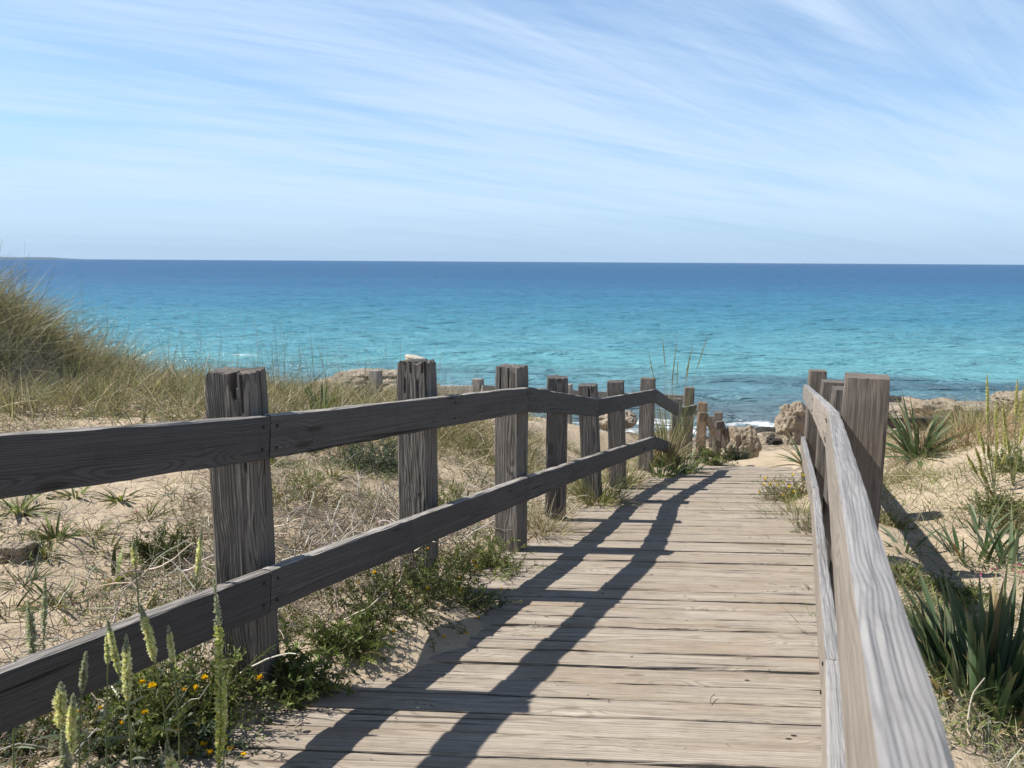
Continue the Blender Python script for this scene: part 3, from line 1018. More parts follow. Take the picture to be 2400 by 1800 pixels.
# ------------------------------------------------------------------ far fences in the dunes
fl = thing('dune_fence', 'low grey fence beyond the grassy ridge at the water side, left of the boardwalk', 'fence', at_depth(1120, 930, 12.0))
for i, (u_, v_, zc) in enumerate(((880, 868, 10.8), (1120, 888, 11.8), (1330, 900, 12.8))):
    p = at_depth(u_, v_, zc)
    post(fl, 0, 0, p.z, min(p.z - 0.75, gz(p.x, p.y) - 0.3), 400 + i, M_RAIL_TOP, worn=0.003, n=8, m=16, pos=p, size=0.15)
for i, (a_, b_) in enumerate((((1132, 903, 11.7), (1330, 914, 12.8)), ((1330, 914, 12.8), (1604, 927, 13.6)), ((1020, 903, 12.0), (1112, 903, 11.7)))):
    rail(fl, at_depth(*a_), at_depth(*b_), 410 + i, [M_RAIL_TOP], m=16, h=0.17)
fr_ = thing('dune_fence', 'low grey fence with one rail and post behind the big strap-leaved clump', 'fence', at_depth(2199, 1010, 10.6))
p = at_depth(2200, 975, 10.6)
post(fr_, 0, 0, p.z, p.z - 0.8, 420, M_POST_R, worn=0.002, n=8, m=16, pos=p, size=0.15)
p = at_depth(1960, 972, 10.4)
post(fr_, 0, 0, p.z, p.z - 1.2, 421, M_POST_R, worn=0.002, n=8, m=16, pos=p, size=0.15)
rail(fr_, at_depth(1960, 978, 10.3), at_depth(2190, 980, 10.5), 422, [M_RAIL], m=20, h=0.15)


# ------------------------------------------------------------------ rocks, pebble
def rock(name, loc, size, seed, mat, label, cat='rock', squash=0.5, rot=0.0, n=72, pits=0.15, parent=None, tilt=0.0, group=None):
    """a boulder: sphere pushed about by noise, flattened where it beds into the ground"""
    th = np.linspace(0, np.pi, n); ph = np.linspace(0, 2 * np.pi, 2 * n, endpoint=False)
    T, Pp = np.meshgrid(th, ph, indexing='ij')
    d = np.stack([np.sin(T) * np.cos(Pp), np.sin(T) * np.sin(Pp), np.cos(T)], -1)

    def n3(sc, sd, oc=4):
        return (fbm(d[..., 0] * sc + 3, d[..., 1] * sc, sd, oc) + fbm(d[..., 1] * sc, d[..., 2] * sc + 5, sd + 7, oc) + fbm(d[..., 2] * sc - 2, d[..., 0] * sc, sd + 13, oc)) / 1.7
    q = 1 + 0.42 * n3(1.3, seed, 3) + pits * (n3(3.6, seed + 20, 4) - 1.1 * np.abs(n3(5.0, seed + 30, 3))) - 0.9 * pits * np.abs(n3(11.0, seed + 40, 3))
    # blocky: pull towards a rounded box
    bx = 1 / np.maximum(np.abs(d).max(-1), 0.6)
    q = q * (0.6 + 0.4 * bx)
    v = d * q[..., None]
    v[..., 2] = np.where(v[..., 2] < -squash, -squash + (v[..., 2] + squash) * 0.3, v[..., 2])
    v = v * np.array(size)
    c, s_ = math.cos(rot), math.sin(rot)
    x = v[..., 0] * c - v[..., 1] * s_; y = v[..., 0] * s_ + v[..., 1] * c
    z = v[..., 2] + x * tilt
    v = np.stack([x, y, z], -1) + np.array(loc)
    m2 = 2 * n
    i = np.arange(n * m2).reshape(n, m2)
    f = np.stack([i[:-1], np.roll(i[:-1], -1, 1), np.roll(i[1:], -1, 1), i[1:]], -1).reshape(-1, 4)[:, ::-1]
    me = bpy.data.meshes.new(name)
    me.from_pydata([tuple(map(float, q)) for q in (v.reshape(-1, 3) - np.array(loc))], [], [tuple(map(int, k)) for k in f])
    me.materials.append(mat)
    me.polygons.foreach_set('use_smooth', np.ones(len(me.polygons), bool))
    me.validate()
    o = bpy.data.objects.new(name, me); C.objects.link(o); o.location = loc
    return tag(o, label, cat, group)


def rock_at(u, v, zc, *a, **k):
    p = at_depth(u, v, zc)
    return rock('boulder', (p.x, p.y, p.z), *a, **k)


rock_at(1740, 1044, 13.6, (0.265, 0.26, 0.36), 3, M_ROCK_TAN, 'tan pitted boulder at the foot of the boardwalk by the stepped handrail', squash=0.75)
rock_at(1690, 1086, 12.6, (0.17, 0.15, 0.10), 15, M_ROCK_TAN, 'small tan stone at the plank end in front of the pitted boulder')
rock_at(1864, 1002, 16.0, (0.40, 0.38, 0.50), 5, M_ROCK_TAN, 'tall sandy outcrop behind the far end of the pale railing', squash=0.8)
rock_at(1800, 1028, 17.0, (0.42, 0.35, 0.22), 6, M_ROCK_DARK, 'black wet rock by the foam, left of the sandy outcrop')
rock_at(1850, 1036, 16.2, (0.52, 0.35, 0.16), 8, M_ROCK_DARK, 'flat dark rock below the sandy outcrop')
rock_at(2185, 968, 14.5, (0.48, 0.42, 0.26), 9, M_ROCK_TAN, 'pale crumbling boulder behind the low grey fence on the right shore')
rock_at(2105, 950, 18.5, (0.50, 0.4, 0.22), 10, M_ROCK_DARK, 'dark seaweed-black rock at the waterline past the biggest brown post')
rock_at(2100, 972, 16.0, (0.70, 0.5, 0.20), 11, M_ROCK_GREY, 'flat grey shelf rock beside the biggest brown post')
rock_at(2290, 965, 16.5, (1.0, 0.6, 0.20), 12, M_ROCK_GREY, 'long grey shelf rock at the edge of the dune grass')
rock_at(2395, 945, 15.5, (0.55, 0.5, 0.22), 13, M_ROCK_TAN, 'sandy ledge rock behind the pale seed spikes')
rock_at(868, 893, 17.0, (0.75, 0.6, 0.24), 14, M_ROCK_GREY, 'pale grey rock by the water behind the fence stump, left of the pebble-topped post')
rock_at(800, 905, 16.0, (0.55, 0.5, 0.16), 16, M_ROCK_GREY, 'low dark-shadowed shelf rock at the end of the grassy ridge')
rock_at(965, 912, 16.0, (0.60, 0.4, 0.12), 17, M_ROCK_GREY, 'low shelf rock directly behind the pebble-topped post')
rock_at(1440, 985, 14.6, (0.45, 0.35, 0.20), 18, M_ROCK_GREY, 'grey rock seen between the railing posts before the grass tuft')
q = spot(38, 1305)
rock('sand_clod', (q.x, q.y, q.z + 0.02), (0.085, 0.07, 0.05), 19, M_ROCK_TAN, 'brown crumbling clod on the sand at the left edge', 'clod')

p2 = su(3.19, -1.78)
pb = rock('pebble', (p2.x - 0.005, p2.y - 0.02, 1.045), (0.043, 0.03, 0.0135), 23, M_PEBBLE, 'smooth white pebble resting on top of a railing post', 'pebble', squash=0.9, n=20, pits=0.02, tilt=-0.22)


# ------------------------------------------------------------------ plants
def az(n, r):
    a = r.random(n) * 2 * np.pi
    return a


def sph(n, r, el0, el1):
    a = az(n, r); e = np.radians(r.uniform(el0, el1, n))
    return np.stack([np.cos(a) * np.cos(e), np.sin(a) * np.cos(e), np.sin(e)], 1)


GREEN_DK = [(0.075, 0.10, 0.03), (0.10, 0.13, 0.04), (0.13, 0.15, 0.05)]
GREEN_LT = [(0.18, 0.22, 0.06), (0.23, 0.26, 0.085), (0.14, 0.18, 0.05)]
GREEN_GREY = [(0.13, 0.16, 0.11), (0.17, 0.20, 0.14), (0.10, 0.13, 0.09)]
STRAW = [(0.36, 0.30, 0.19), (0.28, 0.235, 0.15), (0.43, 0.37, 0.25), (0.22, 0.18, 0.115), (0.24, 0.23, 0.11)]
DUNEGR = [(0.30, 0.265, 0.175), (0.25, 0.225, 0.14), (0.37, 0.325, 0.225), (0.185, 0.19, 0.105), (0.42, 0.37, 0.26), (0.22, 0.18, 0.125), (0.16, 0.17, 0.09)]
TWIG = [(0.28, 0.24, 0.20), (0.38, 0.33, 0.27), (0.20, 0.165, 0.13), (0.46, 0.41, 0.34), (0.15, 0.12, 0.095)]


def bush(name, label, cat, loc, rx, ry, h, nst, per, ll, lw, cols, seed, group=None, stemcol=(0.12, 0.11, 0.05), flowers=0, fcol=(0.85, 0.50, 0.02), fsize=0.011, up=(15, 85), dead=0):
    """leafy shrub: wiry stems with small leaves along them"""
    r = np.random.default_rng(seed)
    t = thing(name, label, cat, loc, group)
    L0 = np.array(loc)
    nst = int(nst * 1.3); per = int(per * 1.5); ll *= 0.68; lw *= 0.72
    acc = Acc(); st = Acc()
    a = az(nst, r); rad = np.sqrt(r.random(nst)) * 0.55
    roots = L0 + np.stack([np.cos(a) * rx * rad, np.sin(a) * ry * rad, np.zeros(nst)], 1)
    roots[:, 2] = ground(roots[:, 0], roots[:, 1]) - 0.01
    d = sph(nst, r, *up)
    out = np.stack([np.cos(a), np.sin(a), np.zeros(nst)], 1)
    d = unit(d * np.array([1, 1, 1]) + out * 0.35)
    # stems end on a lumpy dome
    lump = 0.6 + 0.5 * r.random(nst)
    sl = lump * 1.0 / np.sqrt((d[:, 0] / rx) ** 2 + (d[:, 1] / ry) ** 2 + (d[:, 2] / h) ** 2)
    P = walk(roots, d, sl, 6, 0.16, r)
    P = on_ground(P)
    tubes(st, P, np.linspace(0.0022, 0.0010, 7)[None, :].repeat(nst, 0), jitter_col(stemcol, nst, r), 3)
    k = nst * per
    si = np.repeat(np.arange(nst), per)
    tt = r.random(k) ** 0.7 * 5.99
    i0 = tt.astype(int); fr = tt - i0
    Q = P[si, i0] * (1 - fr[:, None]) + P[si, i0 + 1] * fr[:, None]
    ax = unit(P[si, i0 + 1] - P[si, i0])
    ld = unit(unit(r.normal(size=(k, 3))) + ax * 0.8 + np.array([0, 0, 0.25]))
    cs = jitter_col(cols, nst, r, 0.3)[si] * (0.85 + 0.3 * r.random((k, 1)))
    lens = ll * (0.6 + 0.8 * r.random(k))
    ribbons(acc, Q, ld, lens, lw * (0.7 + 0.6 * r.random(k)), np.c_[r.normal(size=(k, 2)) * 0.15 * ll, -0.1 * ll * np.ones(k)], cs, segs=2, prof='leaf', r=r)
    acc.build('leaves', M_LEAF, t)
    st.build('stems', M_LEAF, t)
    if flowers:
        idx = r.choice(nst, min(flowers, nst), replace=False)
        for j in idx:
            flower(t, P[j, -1] + np.array([0, 0, 0.006]), fsize * r.uniform(0.6, 1.0), fcol, r)
    return t


def flower(t, p, size, col, r, petals=7):
    fa = Acc()
    n = petals * 2
    d = sph(n, r, -5, 60)
    ribbons(fa, np.tile(p, (n, 1)), d, size, size * 0.9, np.c_[np.zeros((n, 2)), 0.2 * size * np.ones(n)], jitter_col(col, n, r, 0.15), segs=2, prof='leaf', r=r)
    return fa.build('flower', M_PETAL, t)


def straps(name, label, cat, loc, n, L, W, cols, seed, el=(25, 88), droop=0.35, spread=0.06, group=None, dead=0.06, curl=0.15):
    """clump of broad strap leaves"""
    r = np.random.default_rng(seed)
    acc = Acc()
    L0 = np.array(loc)
    a = az(n, r); rad = np.sqrt(r.random(n)) * spread
    roots = L0 + np.stack([np.cos(a) * rad, np.sin(a) * rad, np.full(n, -0.02)], 1)
    e = np.radians(r.uniform(el[0], el[1], n))
    d = np.stack([np.cos(a) * np.cos(e), np.sin(a) * np.cos(e), np.sin(e)], 1)
    ln = L * (0.55 + 0.55 * r.random(n))
    bend = np.c_[np.cos(a) * ln * droop * 0.5, np.sin(a) * ln * droop * 0.5, -ln * droop * np.cos(e)] + r.normal(size=(n, 3)) * ln[:, None] * curl * 0.4
    c = jitter_col(cols, n, r, 0.25)
    dd = r.random(n) < dead
    c[dd] = jitter_col([(0.34, 0.26, 0.14), (0.25, 0.18, 0.10)], dd.sum(), r)
    # leaves turn their flat side up and out
    t = np.linspace(0, 1, 9)
    P = roots[:, None] + d[:, None] * (ln[:, None] * t)[..., None] + bend[:, None] * (t ** 2)[None, :, None]
    T = unit(np.gradient(P, axis=1))
    hz = np.stack([-np.sin(a), np.cos(a), np.zeros(n)], 1) + r.normal(size=(n, 3)) * 0.35
    S = unit(hz[:, None] - T * (hz[:, None] * T).sum(-1, keepdims=True))
    Nn = np.cross(T, S)
    wf = np.minimum(1, 0.7 + 1.2 * t) * np.maximum(1 - t ** 3.5, 0.03)
    ww = (W * (0.7 + 0.6 * r.random(n)))[:, None] * wf[None]
    A_ = P - S * ww[..., None] / 2; B_ = P + S * ww[..., None] / 2; M_ = P - Nn * ww[..., None] * 0.16
    v = np.stack([A_, M_, B_], 2).reshape(-1, 3)
    base = (np.arange(n) * 9 * 3)[:, None]; i0 = base + np.arange(8)[None] * 3
    f = np.concatenate([np.stack([i0, i0 + 1, i0 + 4, i0 + 3], -1).reshape(-1, 4), np.stack([i0 + 1, i0 + 2, i0 + 5, i0 + 4], -1).reshape(-1, 4)])
    cc = np.repeat(c[:, None], 9, 1)
    tip = np.array((0.30, 0.24, 0.12))
    cc = cc * (1 - (t ** 8)[None, :, None]) + tip * (t ** 8)[None, :, None]
    acc.put(v, f, np.repeat(cc[:, :, None], 3, 2).reshape(-1, 3))
    th = thing(name, label, cat, loc, group)
    acc.build('leaves', M_LEAF, th, smooth=True)
    return th


def tuft(name, label, cat, loc, n, L, W, cols, seed, el=(40, 88), spread=0.08, droop=0.5, group=None, seedheads=0, flowers=0, fcol=None):
    """tussock of fine grass"""
    r = np.random.default_rng(seed)
    acc = Acc()
    a = az(n, r); rad = np.sqrt(r.random(n)) * spread
    roots = np.array(loc) + np.stack([np.cos(a) * rad, np.sin(a) * rad, np.zeros(n)], 1)
    roots[:, 2] = ground(roots[:, 0], roots[:, 1]) - 0.01
    e = np.radians(r.uniform(el[0], el[1], n))
    b = a + r.normal(size=n) * 0.6
    d = np.stack([np.cos(b) * np.cos(e), np.sin(b) * np.cos(e), np.sin(e)], 1)
    ln = L * (0.45 + 0.65 * r.random(n))
    bend = np.c_[np.cos(b) * ln * droop * 0.4, np.sin(b) * ln * droop * 0.4, -ln * droop * r.random(n) * np.cos(e)]
    ribbons(acc, roots, d, ln, W * (0.7 + 0.6 * r.random(n)), bend, jitter_col(cols, n, r), segs=5, prof='blade', r=r)
    th = thing(name, label, cat, loc, group)
    acc.build('leaves', M_STRAW, th)
    for k in range(seedheads):
        aa = r.random() * 6.28; el_ = math.radians(r.uniform(70, 88)); l_ = L * r.uniform(1.1, 1.5)
        d_ = np.array([math.cos(aa) * math.cos(el_), math.sin(aa) * math.cos(el_), math.sin(el_)])
        spike(th, np.array(loc), d_, l_, 0.75, 0.008, [(0.36, 0.33, 0.16), (0.42, 0.38, 0.2)], r, stem_r=0.0018, dens=500, sc=(0.28, 0.28, 0.12), name='seed_head')
    for k in range(flowers):
        q = P_on(loc, spread * 2.2, r); q[2] += L * r.uniform(0.35, 0.8)
        flower(th, q, 0.014, fcol, r)
    return th


def P_on(loc, rad, r):
    a = r.random() * 6.28; q = math.sqrt(r.random()) * rad
    x, y = loc[0] + math.cos(a) * q, loc[1] + math.sin(a) * q
    return np.array([x, y, gz(x, y)])


def spike(parent, base, d, L, start, rad, cols, r, stem_r=0.0028, dens=420, sc=(0.10, 0.13, 0.05), name='flower_spike', bend=None, leaves=0, budcol=None, fl=0.009, taper=0.55):
    """upright stem with a dense spike of small flowers from 'start' (0..1) to the tip"""
    d = unit(np.array(d, float)[None])[0]
    t = np.linspace(0, 1, 13)
    b = np.zeros(3) if bend is None else np.array(bend, float)
    wob = np.stack([np.sin(t * 5 + r.random() * 6), np.cos(t * 4 + r.random() * 6), 0 * t], 1) * 0.012 * L * t[:, None]
    P = np.array(base)[None] + d[None] * (L * t)[:, None] + b[None] * (t ** 2)[:, None] + wob
    st = Acc()
    tubes(st, P[None], np.linspace(stem_r, stem_r * 0.5, 13)[None], np.array(sc), 5)
    if leaves:
        tt = r.random(leaves) * 12 * max(start, 0.25); i0 = np.minimum(tt.astype(int), 11); f_ = tt - i0
        Q = P[i0] * (1 - f_[:, None]) + P[i0 + 1] * f_[:, None]
        ribbons(st, Q, sph(leaves, r, 0, 60), 0.05 * (0.5 + r.random(leaves)), 0.006, np.c_[r.normal(size=(leaves, 2)) * 0.01, -0.015 * np.ones(leaves)], jitter_col(GREEN_GREY, leaves, r), segs=3, prof='leaf', r=r)
    st.build('stem', M_LEAF, parent)
    n = int(dens)
    tt = (start + (1 - start) * r.random(n)) * 11.999
    i0 = tt.astype(int); f_ = tt - i0
    Q = P[i0] * (1 - f_[:, None]) + P[i0 + 1] * f_[:, None]
    rel = (tt / 12 - start) / (1 - start)
    prof = np.clip(np.minimum(0.45 + rel * 3.0, 1.0) * (1 - np.clip((rel - taper) / (1 - taper), 0, 1) ** 1.6 * 0.8), 0.1, 1)
    dd = sph(n, r, -35, 60)
    fa = Acc()
    Q = Q + dd * (rad * prof * 0.25)[:, None]
    c = jitter_col(cols, n, r, 0.2)
    if budcol is not None:
        k = rel > 0.78
        c[k] = jitter_col(budcol, k.sum(), r, 0.2)
    ribbons(fa, Q, dd, rad * prof * (0.6 + 0.4 * r.random(n)), fl * (0.5 + 0.5 * prof), np.c_[np.zeros((n, 2)), 0.2 * rad * np.ones(n)], c, segs=2, prof='leaf', r=r)
    fa.build(name, M_PETAL, parent)


# --- the near white mignonette: tip pixel, depth, visible length, tilt
CREAM = [(0.80, 0.77, 0.56), (0.86, 0.83, 0.68), (0.62, 0.62, 0.32), (0.72, 0.70, 0.46)]
YGREEN = [(0.52, 0.54, 0.20), (0.44, 0.48, 0.16), (0.66, 0.64, 0.38)]
BUD = [(0.38, 0.40, 0.34), (0.50, 0.51, 0.44)]
MIG = [  # tip u, v, depth, start of flowers, radius, colours, base offset (du), label
    (506, 1352, 1.80, 0.38, 0.014, YGREEN, -25, 'tallest yellow-green flower spike, in front of the nearest left post'),
    (335, 1420, 1.80, 0.62, 0.011, CREAM, 20, 'slim cream flower spike crossing the lower rail, left of the yellow flowers'),
    (304, 1487, 1.74, 0.55, 0.012, CREAM, -5, 'cream flower spike directly below the paler slim one on the lower rail'),
    (263, 1449, 1.82, 0.62, 0.010, CREAM, 45, 'thin cream spike left of the two taller cream ones on the lower rail'),
    (397, 1470, 1.80, 0.74, 0.009, CREAM, -12, 'short cream spike on a bare stem just above the yellow flowers'),
    (196, 1531, 1.80, 0.66, 0.010, BUD, -10, 'grey-white flower spike against the dark face of the lower rail'),
    (149, 1598, 1.66, 0.62, 0.015, CREAM, -30, 'thick cream flower spike under the lower rail at the left, taller of a pair'),
    (165, 1632, 1.62, 0.55, 0.015, CREAM, -10, 'thick cream flower spike under the lower rail, shorter of a pair'),
    (531, 1575, 1.85, 0.45, 0.012, CREAM, -22, 'cream spike beside the foot of the nearest left post'),
    (395, 1737, 1.60, 0.50, 0.013, CREAM, 0, 'cream spike at the bottom edge among the yellow-flowered leaves'),
    (148, 1712, 1.58, 0.40, 0.015, BUD, 15, 'grey-green unopened spike at the bottom edge, lowest of the left group'),
    (30, 1545, 1.75, 0.35, 0.011, CREAM, -25, 'leaning cream spike at the left edge in front of the lower rail'),
    (243, 1478, 1.86, 0.72, 0.009, CREAM, -8, 'small cream spike tip on the top edge of the lower rail'),
    (107, 1352, 2.5, 0.55, 0.011, BUD, -20, 'dark grey seed spike behind the lower rail on the sand'),
    (64, 1411, 2.4, 0.45, 0.015, BUD, 10, 'dark grey-green leafy spike behind the lower rail at the left edge'),
    (310, 1270, 2.45, 0.72, 0.013, CREAM, -5, 'pale spike rising behind the lower rail in open sand'),
    (468, 1240, 2.35, 0.55, 0.011, CREAM, -25, 'cream-green spike rising beside the near post behind the lower rail'),
]
for i, (u_, v_, zc, stt, rd, cc, du, lab) in enumerate(MIG):
    r = np.random.default_rng(600 + i)
    tip = at_depth(u_, v_, zc)
    # the stem starts on the ground a little to one side
    bx = tip.x + du / FPX * zc * 1.6; by = tip.y + r.uniform(-0.05, 0.03)
    base = np.array([bx, by, gz(bx, by) - 0.01])
    v = np.array(tip) - base
    L = np.linalg.norm(v)
    t = thing('white_mignonette', lab, 'flower spike', base, 'mignonette spikes by the near railing')
    bw = np.array([r.uniform(-0.05, 0.05), r.uniform(-0.03, 0.03), 0.03])
    spike(t, base, v - bw, np.linalg.norm(v - bw), (stt if i == 0 else 0.5 + 0.5 * stt) if L > 0.5 else 0.55, rd * (0.85 + 0.25 * r.random()), cc, r, stem_r=0.0030, dens=int(700 * (1 - stt) * L / 0.6 + 120), bend=bw, leaves=22, budcol=BUD, sc=(0.20, 0.24, 0.10), fl=0.008)

# --- yellow-flowered low shrubs and leafy bushes along the foot of the railing
def bx_(u, v, **k):
    return spot(u, v, **k)


YEL = (0.85, 0.55, 0.012)
def B(u, v, *a, **k):
    p = spot(u, v)
    return bush('flowering_shrub' if k.get('flowers') else 'leafy_shrub', k.pop('label'), 'shrub', tuple(p), *a, **k)


B(440, 1668, 0.24, 0.20, 0.30, 110, 24, 0.030, 0.009, GREEN_LT + GREEN_DK, 701, label='yellow-flowered trailing shrub at the foot of the nearest left post', flowers=16, fcol=YEL, fsize=0.014)
B(300, 1745, 0.25, 0.16, 0.15, 80, 26, 0.030, 0.009, GREEN_LT + GREEN_DK + GREEN_GREY, 702, label='tangled green shrub at the bottom left with a few yellow flowers', flowers=7, fcol=YEL, fsize=0.012)
B(520, 1770, 0.12, 0.10, 0.07, 30, 18, 0.024, 0.008, GREEN_GREY, 703, label='grey-green sprig with bright yellow flowers spilling on to the plank edge', flowers=7, fcol=YEL, fsize=0.013)
B(690, 1620, 0.20, 0.17, 0.18, 60, 20, 0.034, 0.010, GREEN_DK + GREEN_LT, 704, label='dark leafy shrub on the sand right of the nearest left post')
B(110, 1765, 0.20, 0.14, 0.12, 60, 22, 0.030, 0.009, GREEN_GREY + STRAW, 721, label='dusty half-dry shrub in the bottom left corner', flowers=2, fcol=YEL, fsize=0.011)
B(225, 1650, 0.16, 0.12, 0.12, 50, 20, 0.028, 0.008, GREEN_LT + GREEN_GREY, 722, label='thin green shrub under the lower rail left of the yellow-flowered one', flowers=3, fcol=YEL, fsize=0.011)
B(640, 1500, 0.14, 0.12, 0.14, 40, 20, 0.034, 0.008, GREEN_LT, 723, label='fresh green sprout against the right side of the nearest post')
B(1805, 1150, 0.24, 0.22, 0.13, 110, 20, 0.026, 0.006, GREEN_LT + STRAW, 724, label='flat outer edge of yellow daisies reaching on to the bare planks', flowers=12, fcol=(0.88, 0.70, 0.02), fsize=0.016)
B(2075, 1225, 0.22, 0.20, 0.09, 70, 18, 0.030, 0.007, GREEN_LT + STRAW, 725, label='low olive plant in the rail shadow beside the biggest brown post')
B(2120, 1360, 0.20, 0.18, 0.08, 80, 20, 0.028, 0.007, GREEN_LT + STRAW, 726, label='low olive plant between the pale rail and its shadow')
B(2235, 1400, 0.20, 0.16, 0.10, 70, 18, 0.030, 0.007, GREEN_LT + GREEN_DK, 727, label='low green plant left of the pink flowers above the largest dark clump')
B(2385, 1235, 0.22, 0.2, 0.13, 80, 20, 0.030, 0.007, GREEN_LT + STRAW, 728, label='half-dry yellow-green plant at the right edge below the pale seed spikes')
B(820, 1520, 0.17, 0.15, 0.16, 70, 26, 0.030, 0.007, GREEN_LT + GREEN_DK, 705, label='bright green small shrub beside the drifted sand on the planks')
B(900, 1435, 0.32, 0.28, 0.28, 100, 18, 0.032, 0.008, GREEN_DK, 706, label='dense dark green shrub under the lower rail with scattered yellow flowers', flowers=9, fcol=YEL, fsize=0.011)
B(1040, 1395, 0.28, 0.22, 0.20, 80, 20, 0.028, 0.007, GREEN_DK + GREEN_LT, 707, label='green shrub with yellow flowers leaning over the planks into the shadow', flowers=12, fcol=YEL, fsize=0.012)
B(1130, 1425, 0.13, 0.11, 0.10, 60, 26, 0.018, 0.008, GREEN_GREY, 708, label='low grey-green mound on the plank edge in the rail shadow', flowers=3, fcol=YEL, fsize=0.010)
B(1140, 1340, 0.30, 0.24, 0.22, 90, 20, 0.034, 0.006, GREEN_LT, 709, label='spiky fresh green shrub behind the plank edge below the third post')
B(875, 1095, 0.36, 0.30, 0.26, 120, 24, 0.032, 0.011, GREEN_GREY, 710, label='silvery grey-green shrub on the sand left of the pebble-topped post')
B(385, 1305, 0.18, 0.15, 0.17, 70, 24, 0.030, 0.008, GREEN_DK, 711, label='dark round shrub on the sand left of the nearest post')
B(700, 1180, 0.42, 0.35, 0.20, 90, 20, 0.030, 0.006, GREEN_LT + STRAW, 712, label='half-dry green bush in the twigs between the two nearest posts')
B(1060, 1190, 0.26, 0.22, 0.16, 60, 22, 0.030, 0.006, GREEN_LT, 713, label='light green shrub behind the lower rail, left of the third post')
B(1850, 1170, 0.34, 0.30, 0.20, 130, 22, 0.026, 0.006, GREEN_LT + STRAW, 714, label='low mat of yellow daisies on drifted sand beside the pale railing', flowers=22, fcol=(0.88, 0.70, 0.02), fsize=0.017)
B(1665, 1085, 0.32, 0.28, 0.30, 80, 20, 0.040, 0.014, GREEN_LT, 715, label='pale green leafy weed at the foot of the orange-brown post')
B(1720, 1078, 0.26, 0.24, 0.26, 70, 22, 0.036, 0.014, GREEN_GREY, 716, label='grey-green bush between the stepped handrail and the boulder')
B(2335, 1195, 0.28, 0.22, 0.15, 100, 24, 0.024, 0.006, GREEN_DK + GREEN_LT, 717, label='dark green cushion plant on the open sand of the right dune')
B(2400, 1100, 0.35, 0.3, 0.26, 110, 22, 0.034, 0.009, GREEN_LT, 718, label='yellow-green leafy plant at the base of the pale seed spikes')
B(1920, 1430, 0.07, 0.10, 0.16, 40, 18, 0.030, 0.005, GREEN_LT + STRAW, 719, label='small weed growing under the lower pale rail')
B(1900, 1250, 0.14, 0.2, 0.22, 60, 14, 0.035, 0.004, STRAW + GREEN_LT, 720, label='dry wiry bush at the plank edge below the daisies')

# --- strap-leaved clumps
SEA_L = [(0.08, 0.13, 0.06), (0.11, 0.16, 0.08), (0.065, 0.11, 0.05), (0.17, 0.22, 0.13)]
def S(u, v, n, L, W, cols, seed, label, **k):
    p = spot(u, v)
    return straps('sea_daffodil', label, 'strap-leaved plant', tuple(p), n, L, W, cols, seed, **k)


q = spot(2330, 1650)
straps('sea_daffodil', 'largest dark clump of broad blades beside the near pale railing', 'strap-leaved plant', tuple(q), 260, 0.46, 0.022, SEA_L, 801, el=(35, 88), droop=0.22, spread=0.22)
S(2150, 1072, 90, 0.72, 0.038, SEA_L, 802, 'full dark clump of arching blades on the sand behind the biggest brown post', el=(8, 85), droop=0.4, spread=0.10)
S(1890, 1090, 34, 0.62, 0.030, SEA_L, 803, 'dark clump leaning from behind the far end of the pale railing', el=(15, 75), droop=0.4)
S(752, 985, 46, 0.42, 0.032, [(0.10, 0.15, 0.05), (0.13, 0.17, 0.07), (0.08, 0.12, 0.045)], 804, 'upright clump of green blades on the grassy ridge between the two nearest posts', el=(50, 88), droop=0.2, spread=0.14)
S(1150, 965, 30, 0.70, 0.040, SEA_L, 805, 'dark spiky clump peeping over the rail beside the third post', el=(25, 80), droop=0.25)
q = su(9.15, -1.50)
straps('sea_daffodil', 'drooping dark clump spilling on to the planks below the corner post', 'strap-leaved plant', (q.x, q.y, gz(q.x, q.y)), 110, 0.46, 0.022, SEA_L + GREEN_LT, 806, el=(5, 80), droop=0.6, spread=0.22)
q = su(8.35, -1.58)
straps('sea_daffodil', 'small green clump at the inner foot of the corner post', 'strap-leaved plant', (q.x, q.y, gz(q.x, q.y)), 60, 0.34, 0.018, SEA_L + GREEN_LT, 811, el=(5, 80), droop=0.6, spread=0.14)
S(2290, 1310, 26, 0.34, 0.020, SEA_L, 807, 'loose upright blades on the sand above the largest dark clump', el=(40, 85), droop=0.2, spread=0.16)
S(2370, 1330, 18, 0.36, 0.020, SEA_L, 808, 'thin blades beside the pink flowers at the right edge', el=(40, 85), droop=0.2, spread=0.14)
S(2120, 1285, 10, 0.26, 0.020, SEA_L, 809, 'few bent blades in the shadow of the pale rail', el=(20, 80), droop=0.5, spread=0.10)
S(2300, 1245, 14, 0.30, 0.018, SEA_L, 810, 'small dark sprout near the cushion plant on the right dune', el=(30, 80), droop=0.3, spread=0.1)

# --- green rosettes on the left sand
ROS = [(45, 1200, 40, 0.19, 'rosette at the left edge just below the top rail'), (128, 1268, 60, 0.20, 'largest fresh green rosette on the sand left of the near post'), (285, 1172, 34, 0.16, 'curled dark green rosette under the top rail'),
       (178, 1165, 26, 0.14, 'small dark rosette under the top rail, left of the curled one'), (270, 1362, 26, 0.20, 'broad-leaved bright rosette low on the sand behind the lower rail'), (105, 1300, 20, 0.12, 'tiny yellowish rosette just below the largest one'),
       (92, 1168, 24, 0.13, 'small upright rosette touching the top rail shadow'), (130, 1420, 26, 0.16, 'thin-leaved pale green rosette near the dark seed spikes'), (440, 1390, 28, 0.16, 'small dark rosette behind the lower rail beside the near post'),
       (1080, 1230, 20, 0.16, 'bright sprig just above the lower rail before the third post'), (640, 1090, 24, 0.16, 'small rosette at the right side of the nearest post'), (780, 1120, 26, 0.16, 'rosette on bare sand below the silvery shrub')]
